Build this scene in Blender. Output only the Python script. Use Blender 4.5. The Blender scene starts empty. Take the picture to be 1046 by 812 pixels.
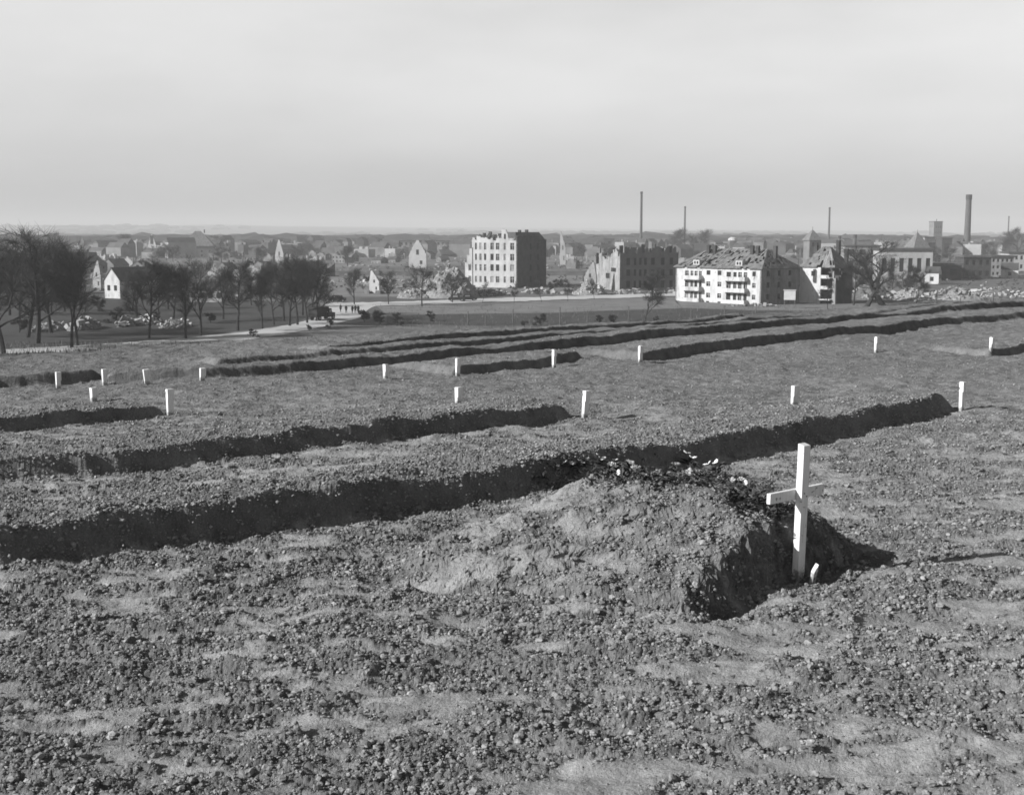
import bpy, bmesh, math, random
import numpy as np
from mathutils import Vector, Matrix
R = math.radians
random.seed(7)
rng = np.random.default_rng(11)
scene = bpy.context.scene
C = scene.collection

# ------------------------------------------------------------------ camera maths (pixels of the 1046x812 picture -> places)
F = 1300.0; CX, CY = 523.0, 406.0; HC = 2.0
PITCH = math.atan(168 / F)
cp, sp = math.cos(PITCH), math.sin(PITCH)
def ray(px, py):
    a = px - CX; b = CY - py
    return Vector((a, b * sp + F * cp, b * cp - F * sp))
def P(px, py, z=0.0):
    r = ray(px, py); t = (z - HC) / r.z
    return Vector((r.x * t, r.y * t, z))
def PY(px, py, Y):
    r = ray(px, py); t = Y / r.y
    return Vector((r.x * t, Y, HC + r.z * t))
VZ = -15.0            # level of the valley floor

# ------------------------------------------------------------------ materials (a black-and-white photograph: all greys)
ALB = 0.88
def new_mat(name, col=0.3, rough=0.9, var=0.25, scale=1.0, detail=5, bump=0.0, bscale=8.0, spec=0.2, streak=None, scars=0.0):
    col = col * ALB
    m = bpy.data.materials.new(name); m.use_nodes = True
    nt = m.node_tree; b = nt.nodes['Principled BSDF']
    b.inputs['Roughness'].default_value = rough
    b.inputs['Specular IOR Level'].default_value = spec
    tc = nt.nodes.new('ShaderNodeTexCoord')
    n = nt.nodes.new('ShaderNodeTexNoise'); n.inputs['Scale'].default_value = scale; n.inputs['Detail'].default_value = detail
    n.inputs['Roughness'].default_value = 0.65
    src = tc.outputs['Object']
    if streak:
        mp = nt.nodes.new('ShaderNodeMapping'); mp.inputs['Scale'].default_value = streak
        nt.links.new(src, mp.inputs['Vector']); nt.links.new(mp.outputs[0], n.inputs['Vector'])
    else:
        nt.links.new(src, n.inputs['Vector'])
    rp = nt.nodes.new('ShaderNodeMapRange')
    rp.inputs['From Min'].default_value = 0.3; rp.inputs['From Max'].default_value = 0.7
    rp.inputs['To Min'].default_value = col * (1 - var); rp.inputs['To Max'].default_value = col * (1 + var)
    nt.links.new(n.outputs['Fac'], rp.inputs['Value'])
    if scars:
        out = rp.outputs['Result']
        for sc_, lo, hi, stv in ((1.1, .36, .40, (1, 1, 1)), (.5, .34, .52, (1, 1, .25))):
            n3 = nt.nodes.new('ShaderNodeTexNoise'); n3.inputs['Scale'].default_value = sc_; n3.inputs['Detail'].default_value = 8; n3.inputs['Roughness'].default_value = .7
            mp3 = nt.nodes.new('ShaderNodeMapping'); mp3.inputs['Scale'].default_value = stv; nt.links.new(src, mp3.inputs[0]); nt.links.new(mp3.outputs[0], n3.inputs['Vector'])
            m3 = nt.nodes.new('ShaderNodeMapRange'); nt.links.new(n3.outputs['Fac'], m3.inputs[0])
            for k3, v3 in enumerate((lo, hi, 1 - scars, 1.0)): m3.inputs[k3 + 1].default_value = v3
            mu = nt.nodes.new('ShaderNodeMath'); mu.operation = 'MULTIPLY'; nt.links.new(out, mu.inputs[0]); nt.links.new(m3.outputs[0], mu.inputs[1]); out = mu.outputs[0]
        nt.links.new(out, b.inputs['Base Color'])
    else: nt.links.new(rp.outputs['Result'], b.inputs['Base Color'])
    if bump > 0:
        n2 = nt.nodes.new('ShaderNodeTexNoise'); n2.inputs['Scale'].default_value = bscale; n2.inputs['Detail'].default_value = 6
        nt.links.new(src, n2.inputs['Vector'])
        bm_ = nt.nodes.new('ShaderNodeBump'); bm_.inputs['Strength'].default_value = 1.0; bm_.inputs['Distance'].default_value = bump
        nt.links.new(n2.outputs['Fac'], bm_.inputs['Height']); nt.links.new(bm_.outputs[0], b.inputs['Normal'])
    return m

M = dict(
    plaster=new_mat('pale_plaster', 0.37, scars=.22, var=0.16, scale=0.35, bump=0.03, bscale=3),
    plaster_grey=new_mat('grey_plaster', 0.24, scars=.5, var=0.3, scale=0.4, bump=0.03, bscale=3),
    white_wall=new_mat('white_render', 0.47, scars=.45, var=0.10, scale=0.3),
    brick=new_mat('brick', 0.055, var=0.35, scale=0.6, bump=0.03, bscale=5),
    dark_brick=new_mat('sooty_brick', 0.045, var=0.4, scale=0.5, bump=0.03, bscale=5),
    tenement=new_mat('tenement_brick', 0.10, var=0.35, scale=0.4, bump=0.03, bscale=5),
    roof=new_mat('roof_tiles', 0.13, var=0.45, scale=0.9, bump=0.05, bscale=4),
    roof_dark=new_mat('dark_roof_tiles', 0.08, var=0.4, scale=0.6),
    far_wall=new_mat('town_wall', 0.14, var=0.35, scale=0.15),
    far_pale=new_mat('town_pale_wall', 0.27, var=0.2, scale=0.15),
    far_roof=new_mat('town_roof', 0.06, var=0.4, scale=0.2),
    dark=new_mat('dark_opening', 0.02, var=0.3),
    frame=new_mat('window_frame', 0.35, var=0.2),
    timber=new_mat('charred_timber', 0.05, var=0.4, scale=2),
    rubble=new_mat('rubble', 0.19, var=0.55, scale=1.6, detail=9, bump=0.12, bscale=2.5),
    rubble_dark=new_mat('dirty_rubble', 0.09, var=0.6, scale=1.2, detail=9, bump=0.12, bscale=2.5),
    bark=new_mat('bark', 0.03, var=0.3, scale=3),
    twig=new_mat('twigs', 0.035, var=0.3, scale=3),
    leaf=new_mat('evergreen', 0.035, var=0.4, scale=5),
    road=new_mat('pale_road', 0.40, var=0.18, scale=0.12, detail=8, streak=(1, 1, 1)),
    metal=new_mat('dark_paint', 0.035, rough=0.5, var=0.3),
    tyre=new_mat('rubber', 0.02, var=0.2),
    cloth=new_mat('dark_cloth', 0.03, var=0.3),
    skin=new_mat('skin', 0.4, var=0.1),
    petal=new_mat('petal', 0.75, var=0.15, scale=30),
    petal_dim=new_mat('faded_petal', 0.42, var=0.3, scale=30),
    leafdry=new_mat('flower_leaf', 0.05, var=0.5, scale=20),
    weeds=new_mat('dry_weeds', 0.13, var=0.4, scale=0.5),
    chimney=new_mat('chimney_brick', 0.08, var=0.3, scale=0.15),
    post=new_mat('weathered_post', 0.10, var=0.3, scale=4),
    board=new_mat('board', 0.42, var=0.15, scale=1),
)
# whitewashed timber for the cross and the pegs
def white_wood():
    m = bpy.data.materials.new('white_painted_wood'); m.use_nodes = True
    nt = m.node_tree; b = nt.nodes['Principled BSDF']; b.inputs['Roughness'].default_value = 0.6
    tc = nt.nodes.new('ShaderNodeTexCoord')
    mp = nt.nodes.new('ShaderNodeMapping'); mp.inputs['Scale'].default_value = (60, 60, 5)
    n = nt.nodes.new('ShaderNodeTexNoise'); n.inputs['Scale'].default_value = 1.5; n.inputs['Detail'].default_value = 6
    nt.links.new(tc.outputs['Object'], mp.inputs[0]); nt.links.new(mp.outputs[0], n.inputs['Vector'])
    cr = nt.nodes.new('ShaderNodeValToRGB')
    cr.color_ramp.elements[0].position = 0.25; cr.color_ramp.elements[0].color = (.40, .40, .40, 1)
    cr.color_ramp.elements[1].position = 0.5; cr.color_ramp.elements[1].color = (.62, .62, .62, 1)
    nt.links.new(n.outputs['Fac'], cr.inputs[0])
    n2 = nt.nodes.new('ShaderNodeTexNoise'); n2.inputs['Scale'].default_value = 28; n2.inputs['Detail'].default_value = 3
    nt.links.new(tc.outputs['Object'], n2.inputs['Vector'])
    c2 = nt.nodes.new('ShaderNodeValToRGB')
    c2.color_ramp.elements[0].position = 0.30; c2.color_ramp.elements[0].color = (.25, .25, .25, 1)
    c2.color_ramp.elements[1].position = 0.36; c2.color_ramp.elements[1].color = (1, 1, 1, 1)
    nt.links.new(n2.outputs['Fac'], c2.inputs[0])
    mx = nt.nodes.new('ShaderNodeMix'); mx.data_type = 'RGBA'; mx.blend_type = 'MULTIPLY'; mx.inputs['Factor'].default_value = 1
    nt.links.new(cr.outputs[0], mx.inputs[6]); nt.links.new(c2.outputs[0], mx.inputs[7])
    sz = nt.nodes.new('ShaderNodeSeparateXYZ'); nt.links.new(tc.outputs['Object'], sz.inputs[0])     # mud splashed on the foot
    n4 = nt.nodes.new('ShaderNodeTexNoise'); n4.inputs['Scale'].default_value = 45; n4.inputs['Detail'].default_value = 4; nt.links.new(tc.outputs['Object'], n4.inputs['Vector'])
    ad = nt.nodes.new('ShaderNodeMath'); ad.operation = 'MULTIPLY_ADD'; nt.links.new(n4.outputs['Fac'], ad.inputs[0]); ad.inputs[1].default_value = -.16; nt.links.new(sz.outputs[2], ad.inputs[2])
    q4 = nt.nodes.new('ShaderNodeMapRange'); nt.links.new(ad.outputs[0], q4.inputs[0])
    for k4, v4 in enumerate((-.02, .03, .3, 1.0)): q4.inputs[k4 + 1].default_value = v4
    mz = nt.nodes.new('ShaderNodeMix'); mz.data_type = 'RGBA'; mz.blend_type = 'MULTIPLY'; mz.inputs['Factor'].default_value = 1; nt.links.new(mx.outputs[2], mz.inputs[6]); nt.links.new(q4.outputs[0], mz.inputs[7])
    nt.links.new(mz.outputs[2], b.inputs['Base Color'])
    bp = nt.nodes.new('ShaderNodeBump'); bp.inputs['Distance'].default_value = 0.002
    nt.links.new(n.outputs['Fac'], bp.inputs['Height']); nt.links.new(bp.outputs[0], b.inputs['Normal'])
    return m
M['wood'] = white_wood()

# ------------------------------------------------------------------ object helpers
def tag(o, label=None, cat=None, group=None, kind=None):
    if label: o['label'] = label
    if cat: o['category'] = cat
    if group: o['group'] = group
    if kind: o['kind'] = kind
    return o
def empty(name, loc=(0, 0, 0), rz=0.0):
    o = bpy.data.objects.new(name, None); C.objects.link(o)
    o.location = loc; o.rotation_euler = (0, 0, rz); o.empty_display_size = 0.2
    return o
class MB:
    def __init__(s): s.v = []; s.f = []
    def add(s, vs, fs):
        k = len(s.v); s.v += [tuple(v) for v in vs]; s.f += [tuple(i + k for i in f) for f in fs]; return s
    def box(s, c, size, rz=0.0, rot=None, taper=1.0):
        x, y, z = [a / 2 for a in size]
        pts = [Vector((sx * x * (taper if sz > 0 else 1), sy * y * (taper if sz > 0 else 1), sz * z)) for sz in (-1, 1) for sy in (-1, 1) for sx in (-1, 1)]
        m = rot if rot is not None else Matrix.Rotation(rz, 3, 'Z')
        c = Vector(c)
        return s.add([m @ p + c for p in pts], [(0, 2, 3, 1), (4, 5, 7, 6), (0, 1, 5, 4), (2, 6, 7, 3), (0, 4, 6, 2), (1, 3, 7, 5)])
    def tube(s, a, b, r0, r1, n=6, cap=True):
        a, b = Vector(a), Vector(b); d = (b - a)
        if d.length < 1e-6: return s
        d.normalize(); q = d.orthogonal().normalized(); w = d.cross(q)
        vs = []
        for (p, r) in ((a, r0), (b, r1)):
            for i in range(n):
                t = 2 * math.pi * i / n
                vs.append(p + (q * math.cos(t) + w * math.sin(t)) * r)
        fs = [(i, (i + 1) % n, n + (i + 1) % n, n + i) for i in range(n)]
        if cap: fs += [tuple(range(n))[::-1], tuple(range(n, 2 * n))]
        return s.add(vs, fs)
    def prism(s, pts, zlo, zhi):     # horizontal polygon extruded up
        n = len(pts)
        vs = [(p[0], p[1], zlo) for p in pts] + [(p[0], p[1], zhi) for p in pts]
        fs = [(i, (i + 1) % n, n + (i + 1) % n, n + i) for i in range(n)] + [tuple(range(n))[::-1], tuple(range(n, 2 * n))]
        return s.add(vs, fs)
    def build(s, name, mat, parent=None, smooth=False):
        me = bpy.data.meshes.new(name); me.from_pydata(s.v, [], s.f); me.update()
        if smooth: me.polygons.foreach_set('use_smooth', [True] * len(me.polygons))
        me.materials.append(M[mat] if isinstance(mat, str) else mat)
        o = bpy.data.objects.new(name, me); C.objects.link(o)
        if parent is not None: o.parent = parent
        return o
def copy_tree(o, parent=None):
    c = o.copy(); C.objects.link(c); c.parent = parent
    for ch in list(o.children): copy_tree(ch, c)
    return c
def np_mesh(name, V, Fc, mat, smooth=False):
    me = bpy.data.meshes.new(name)
    n = len(V); k = Fc.shape[1]; m = len(Fc)
    me.vertices.add(n); me.vertices.foreach_set('co', V.astype(np.float32).ravel())
    me.loops.add(m * k); me.loops.foreach_set('vertex_index', Fc.astype(np.int32).ravel())
    me.polygons.add(m); me.polygons.foreach_set('loop_start', np.arange(0, m * k, k, dtype=np.int32))
    me.polygons.foreach_set('use_smooth', np.full(m, smooth, dtype=bool))
    me.update(calc_edges=True)
    me.materials.append(mat)
    o = bpy.data.objects.new(name, me); C.objects.link(o)
    return o

# ------------------------------------------------------------------ noise in numpy
def hsh(ix, iy, s):
    h = (ix.astype(np.int64) * 374761393 + iy.astype(np.int64) * 668265263 + s * 974634777) & 0xFFFFFFFF
    h = ((h ^ (h >> 13)) * 1274126177) & 0xFFFFFFFF
    h = ((h ^ (h >> 16)) * 2246822519) & 0xFFFFFFFF
    return ((h ^ (h >> 15)) & 0xFFFFFF) / float(0xFFFFFF)
def vnoise(x, y, s=0):
    ix = np.floor(x); iy = np.floor(y); fx = x - ix; fy = y - iy
    fx = fx * fx * (3 - 2 * fx); fy = fy * fy * (3 - 2 * fy)
    a = hsh(ix, iy, s); b = hsh(ix + 1, iy, s); c = hsh(ix, iy + 1, s); d = hsh(ix + 1, iy + 1, s)
    return (a * (1 - fx) + b * fx) * (1 - fy) + (c * (1 - fx) + d * fx) * fy - 0.5
def fbm(x, y, s=0, o=4, g=0.5):
    t = 0; a = 1.0
    for i in range(o):
        t = t + a * vnoise(x * 2 ** i + 17.3 * i, y * 2 ** i - 9.1 * i, s + i); a *= g
    return t
def domes(x, y, cell, s, dens=0.8):
    """lumps: hemispherical bumps of random radius, one per cell; returns height in metres"""
    X = x / cell; Y = y / cell; ix = np.floor(X); iy = np.floor(Y); out = np.zeros_like(x)
    for dx in (-1, 0, 1):
        for dy in (-1, 0, 1):
            jx = ix + dx; jy = iy + dy
            px = jx + 0.15 + 0.7 * hsh(jx, jy, s); py = jy + 0.15 + 0.7 * hsh(jx, jy, s + 1)
            r = 0.25 + 0.4 * hsh(jx, jy, s + 2); on = hsh(jx, jy, s + 3) < dens
            d2 = ((X - px) ** 2 + (Y - py) ** 2) / r ** 2
            h = np.where(on & (d2 < 1), np.sqrt(np.maximum(0, 1 - d2)) * r * 0.9, 0)
            out = np.maximum(out, h)
    return out * cell
def sstep(a, b, x):
    t = np.clip((x - a) / (b - a), 0, 1); return t * t * (3 - 2 * t)

# ------------------------------------------------------------------ the cemetery field as a height function
def W(pts, z=0.0): return np.array([[*P(a, b, z)][:2] for a, b in pts])
def signed(poly, x, y):
    """signed distance to a polyline (positive on its left = away from the camera when drawn left to right) and overshoot past its ends"""
    best = np.full(x.shape, 1e9); sd = np.zeros_like(x); over = np.zeros_like(x)
    n = len(poly) - 1
    for i in range(n):
        a, b = poly[i], poly[i + 1]; L = math.hypot(*(b - a)); u = (b - a) / L
        t = (x - a[0]) * u[0] + (y - a[1]) * u[1]; s = -(x - a[0]) * u[1] + (y - a[1]) * u[0]
        tc = np.clip(t, 0, L); d = np.hypot(t - tc, s)
        m = d < best - 1e-9
        best = np.where(m, d, best); 
        lo = np.where(t < 0, -t, 0) if i == 0 else 0; hi = np.where(t > L, t - L, 0) if i == n - 1 else 0
        sd = np.where(m, np.where((lo + hi) > 0, s, np.sign(s) * d), sd); over = np.where(m, lo + hi, over)
    return sd, over
# (base line in pixels, height, plateau width, total width)
RIDGES = [
    ([(-260, 600), (0, 583), (130, 562), (350, 530), (500, 506), (650, 482), (750, 463), (850, 444), (925, 430), (966, 422)], 0.275, 1.0, 1.75),
    ([(-200, 500), (0, 490), (120, 480.5), (250, 465), (400, 448), (500, 436), (572, 426)], 0.225, 0.9, 1.7),
    ([(-160, 446), (0, 438), (90, 429), (155, 421)], 0.15, 0.8, 1.5),
    ([(-60, 396), (0, 391), (60, 388), (92, 386)], 0.18, 0.7, 1.6),
    ([(118, 388.5), (205, 386.5), (298, 381), (398, 373), (520, 361), (620, 351), (721, 341), (872, 329), (1046, 314), (1200, 302)], 0.17, 0.7, 1.25),
    ([(229, 373), (398, 362), (520, 351.5), (646, 340.5), (771, 330), (922, 319), (1060, 309), (1200, 298)], 0.11, 0.6, 1.15),
    ([(340, 360), (520, 345), (640, 335.5), (760, 326)], 0.12, 0.6, 1.3),
    ([(472, 382), (520, 376), (590, 368)], 0.15, 1.0, 1.8),
    ([(661, 367), (721, 359), (801, 349), (872, 342), (972, 331), (1046, 325), (1200, 312)], 0.17, 1.0, 2.1),
    ([(1018, 363), (1060, 358), (1200, 342)], 0.16, 1.0, 1.8),
]
RW = [(W(p), h * (.74 if h > .18 else .8), a, b) for p, h, a, b in RIDGES]
EDGE = W([(-900, 420), (-300, 382), (0, 363), (100, 358.5), (240, 351), (355, 345), (480, 338.5), (570, 335), (641, 333), (700, 330.5), (820, 319.5), (906, 313.5), (1046, 306.5), (1250, 297), (1600, 283)])
MA, MB_, MC, MD = P(705, 624), P(888, 563), P(380, 590), Vector((0.75, 9.35, 0))
ME = Vector((-0.15, 8.75, 0))
def edge_d(a, b, x, y):
    L = math.hypot(b.x - a.x, b.y - a.y)
    return (-(x - a.x) * (b.y - a.y) + (y - a.y) * (b.x - a.x)) / L
def field(x, y, fine=True):
    wob = fbm(x * 1.3, y * 1.3, 5, 3, 0.5) * 0.10 + fbm(x * 7, y * 7, 6, 3, 0.6) * 0.035
    d0 = np.hypot(x, y); wob = wob * (1 - .88 * sstep(8, 17, d0)); far = sstep(9, 20, d0)
    z = (fbm(x * 2.2, y * 6.5, 15, 3) * .045 + .02 * fbm(x * 5, y * 12, 16, 2)) * (1 - far) + fbm(x * 0.35, y * 0.35, 1, 3) * 0.10 * sstep(3, 9, d0) + fbm(x * 1.7, y * 1.7, 3, 4, .6) * 0.045
    on = np.zeros_like(x); zr = np.zeros_like(x)
    for poly, h, wa, wb in RW:
        s, o = signed(poly, x, y)
        s2 = s + wob * (0.6 + h)
        rise = sstep(0, np.maximum(0.55 * h, 0.02 + .0024 * d0 + .006 * np.maximum(0, d0 - 27)), s2)
        fall = 1 - sstep(wa * 0.45, wb, s2)
        pr = rise * fall * np.clip(1 - (np.maximum(0, o + wob) / (h * 1.5)) ** 2, 0, 1)
        on = np.maximum(on, np.where(s2 < wa, sstep(0.0, 0.12, pr), pr))
        hh = h * (1 + 0.2 * vnoise(x * 0.9, y * 0.9, 77))
        zr = np.maximum(zr, pr * hh); z = z + fbm(x * 13, y * 13, 79, 3) * 0.16 * h / .3 * (1 - far) * rise * (1 - rise) * fall - 0.05 * h / 0.3 * np.exp(-((s2 + 0.10) / 0.10) ** 2) * (o <= 0)
    z = z + zr
    # the grave mound
    w2 = fbm(x * 1.8 + 5, y * 1.8, 21, 4, 0.6) * 0.17 + .03 * fbm(x * 12, y * 12, 22, 2)
    dab = edge_d(MA, MB_, x, y) + w2 * 0.35
    h1 = np.where(dab < 0.12, dab * 3.0, 0.36 + (dab - 0.12) * 0.50)
    h2 = edge_d(MB_, MD, x, y) * 0.75 + w2 * 0.5
    h3 = edge_d(MD, ME, x, y) * 0.9 + w2 * 0.4
    h4 = edge_d(ME, MC, x, y) * 0.55 + w2 * 0.5
    h5 = edge_d(MC, MA, x, y) * 0.50 + w2 * 0.5
    k = 0.09
    st = np.stack([h1, h2, h3, h4, h5, np.full_like(x, 0.53) + w2 * 0.25])
    mn = -k * np.log(np.sum(np.exp(-np.clip(st, -3, 3) / k), axis=0))
    mh = np.maximum(0, mn + 0.02)
    pit = (0.09 * (1 - sstep(1.2, 1.6, x))) * np.exp(-((dab + 0.09) / 0.09) ** 2) * (h2 > -0.05) * (h5 > -0.05)
    # low scraped edge along the near foot
    lip = 0.05 * np.exp(-((edge_d(MC, MA, x, y) + 0.02) / 0.05) ** 2) * (x > -0.6) * (x < 0.9)
    z = z + mh - pit - lip
    onm = sstep(0.0, 0.06, mh)
    # crumbs and clods
    mask = sstep(-0.24, 0.16, .9 * fbm(x * 2.3, y * 5.0, 31, 4, .7) + 0.3 * fbm(x * .6, y * .7, 33, 2) + 0.35 * fbm(x * 9.1, y * 12.1, 37, 2) + 0.14)
    mask = np.maximum(mask, .93 * far)
    mask = np.maximum(mask, np.maximum(on * 0.9, onm * 0.30))
    if fine:
        near = 1 - sstep(8, 20, d0)
        crumb = domes(x + .03 * vnoise(x * 20, y * 20, 4), y, 0.036, 41, 0.7) + 0.7 * domes(x + 3, y, 0.024, 51, 0.9)
        lump = domes(x + .05 * vnoise(x * 9, y * 9, 3), y + 2, 0.15, 61, 0.4) * 0.26
        z = z + (0.12 + 0.88 * mask) * (crumb * 0.62 * (0.2 + 0.8 * near) + lump * mask * (.15 + .75 * near)) + 0.016 * fbm(x * 9, y * 9, 71, 3) * (0.35 + 0.65 * mask)
    return z, mask, np.maximum(on, onm)
def terrain(x, y, fine=True):
    d = np.hypot(x, y)
    s, _ = signed(EDGE, x, y)
    z = np.zeros_like(x); mask = np.zeros_like(x); mo = np.zeros_like(x)
    inf = (d < 60) & (s < 1.5)
    if inf.any():
        a, b, c = field(x[inf], y[inf], fine); k = 1 - sstep(0, 1.5, s[inf]); z[inf] = a * k; mask[inf] = b; mo[inf] = c
    sp_ = np.maximum(0, s); drop = 0.175 * sp_ * sp_ / (sp_ + 1.2)
    drop = np.where(drop > 11, 11 + 4 * (1 - np.exp(-(drop - 11) / 4)), drop)
    drop = drop + (15 - drop) * sstep(85, 125, sp_)
    z = z - drop
    lat = x / np.maximum(d, 1)
    hills = sstep(3500, 8200, d) * 1.55 * (40 - 32 * sstep(-0.35, 0.45, lat) + 16 * fbm(x / 1500, y / 900, 90, 4))
    z = z + np.where(y > 0, hills, 0) + fbm(x / 60, y / 60, 93, 3) * 1.2 * sstep(600, 900, d)
    return z, mask, s, mo
def gz(x, y):
    z, _, _, _ = terrain(np.array([float(x)]), np.array([float(y)]), False); return float(z[0])

def build_ground():
    a1 = np.linspace(-27.5, 27.5, 1150); a0 = np.linspace(-180, -28, 70); a2 = np.linspace(28, 180, 70)[:-1]
    ang = np.radians(np.concatenate([a0, a1, a2])); nA = len(ang)
    rr = [0.05, 0.6, 1.2, 1.8, 2.3, 2.8, 3.1]; r = 3.3
    while r < 60: rr.append(r); r *= 1.0028 if r < 12 else 1.0019 if r < 46 else 1.006
    while r < 1000: rr.append(r); r *= 1.012
    while r < 9500: rr.append(r); r *= 1.03
    rr = np.array(rr); nR = len(rr)
    Rg, Ag = np.meshgrid(rr, ang, indexing='ij')
    x = (Rg * np.sin(Ag)).ravel(); y = (Rg * np.cos(Ag)).ravel()
    z, mask, s, mo = terrain(x, y)
    dd = np.hypot(x, y); sel = (dd < 24) & (mo > .02)       # spade-cut roughness of the steep faces: push them in and out sideways
    xs, ys, zs = x[sel], y[sel], z[sel]; a_ = xs * .74 + ys * .68
    k_ = (fbm(a_ * 13 + 3, zs * 26 + ys * 2, 83, 4, .6) * .045 + (domes(a_ * 1.0, zs * 1.6 + ys * .3, .04, 85, .8) - .008) * .5) * (.22 + .78 * ((xs > -1) & (ys < 9.2) & (xs > (ys - 7.6) * .9 - 1.2))) * sstep(.02, .3, mo[sel]) * (1 - sstep(9, 15, dd[sel]))
    x[sel] += .63 * k_; y[sel] -= .77 * k_
    i = np.arange(nR - 1)[:, None] * nA; j = np.arange(nA)[None, :]; j2 = (j + 1) % nA
    Fc = np.stack([i + j, i + j2, i + nA + j2, i + nA + j], -1).reshape(-1, 4)
    m = bpy.data.materials.new('earth'); m.use_nodes = True; nt = m.node_tree; N = nt.nodes; L = nt.links
    b = N['Principled BSDF']; b.inputs['Roughness'].default_value = 0.95; b.inputs['Specular IOR Level'].default_value = 0.12
    tc = N.new('ShaderNodeTexCoord')
    def noise(sc, det, ro=0.6):
        n = N.new('ShaderNodeTexNoise'); n.inputs['Scale'].default_value = sc; n.inputs['Detail'].default_value = det; n.inputs['Roughness'].default_value = ro
        L.new(tc.outputs['Object'], n.inputs['Vector']); return n.outputs['Fac']
    def mr(v, a, b_, c, d):
        q = N.new('ShaderNodeMapRange'); L.new(v, q.inputs[0])
        for k, w in enumerate((a, b_, c, d)): q.inputs[k + 1].default_value = w
        return q.outputs[0]
    def math_(op, a, b_):
        q = N.new('ShaderNodeMath'); q.operation = op
        for k, w in enumerate((a, b_)):
            if isinstance(w, float): q.inputs[k].default_value = w
            else: L.new(w, q.inputs[k])
        return q.outputs[0]
    def mix(f, a, b_):
        q = N.new('ShaderNodeMix'); q.data_type = 'FLOAT'; L.new(f, q.inputs[0])
        for k, w in ((2, a), (3, b_)):
            if isinstance(w, float): q.inputs[k].default_value = w
            else: L.new(w, q.inputs[k])
        return q.outputs[0]
    at = N.new('ShaderNodeAttribute'); at.attribute_name = 'crumb'
    az = N.new('ShaderNodeAttribute'); az.attribute_name = 'valley'
    soil = mix(at.outputs['Fac'], mr(noise(3.0, 6), .3, .7, 0.19, 0.30), mr(noise(5.0, 6), .3, .7, 0.085, 0.165))
    soil = math_('MULTIPLY', soil, mr(noise(70.0, 5, .7), .3, .7, 0.72, 1.28))
    soil = math_('MULTIPLY', soil, mr(noise(0.25, 3), .3, .7, 0.85, 1.15))
    fieldp = math_('MULTIPLY', mr(noise(0.018, 4), .35, .65, 0.05, 0.13), mr(noise(0.25, 8, .75), .25, .75, 0.6, 1.4))
    col = mix(az.outputs['Fac'], soil, fieldp)
    L.new(col, b.inputs['Base Color'])
    bp = N.new('ShaderNodeBump'); bp.inputs['Distance'].default_value = 0.013
    L.new(noise(55.0, 7, .7), bp.inputs['Height'])
    bp2 = N.new('ShaderNodeBump'); bp2.inputs['Distance'].default_value = 0.02; bp2.inputs['Strength'].default_value = 0.8
    L.new(noise(14.0, 6, .7), bp2.inputs['Height']); L.new(bp.outputs[0], bp2.inputs['Normal'])
    L.new(bp2.outputs[0], b.inputs['Normal'])
    o = np_mesh('ground', np.stack([x, y, z], 1), Fc, m, smooth=False)
    a = o.data.attributes.new('crumb', 'FLOAT', 'POINT'); a.data.foreach_set('value', mask.astype(np.float32))
    a = o.data.attributes.new('valley', 'FLOAT', 'POINT'); a.data.foreach_set('value', sstep(-0.4, 1.5, s + fbm(x * 1.5, y * 1.5, 8, 3) * 1.5).astype(np.float32))
    o['kind'] = 'structure'
    return o
build_ground()

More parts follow.
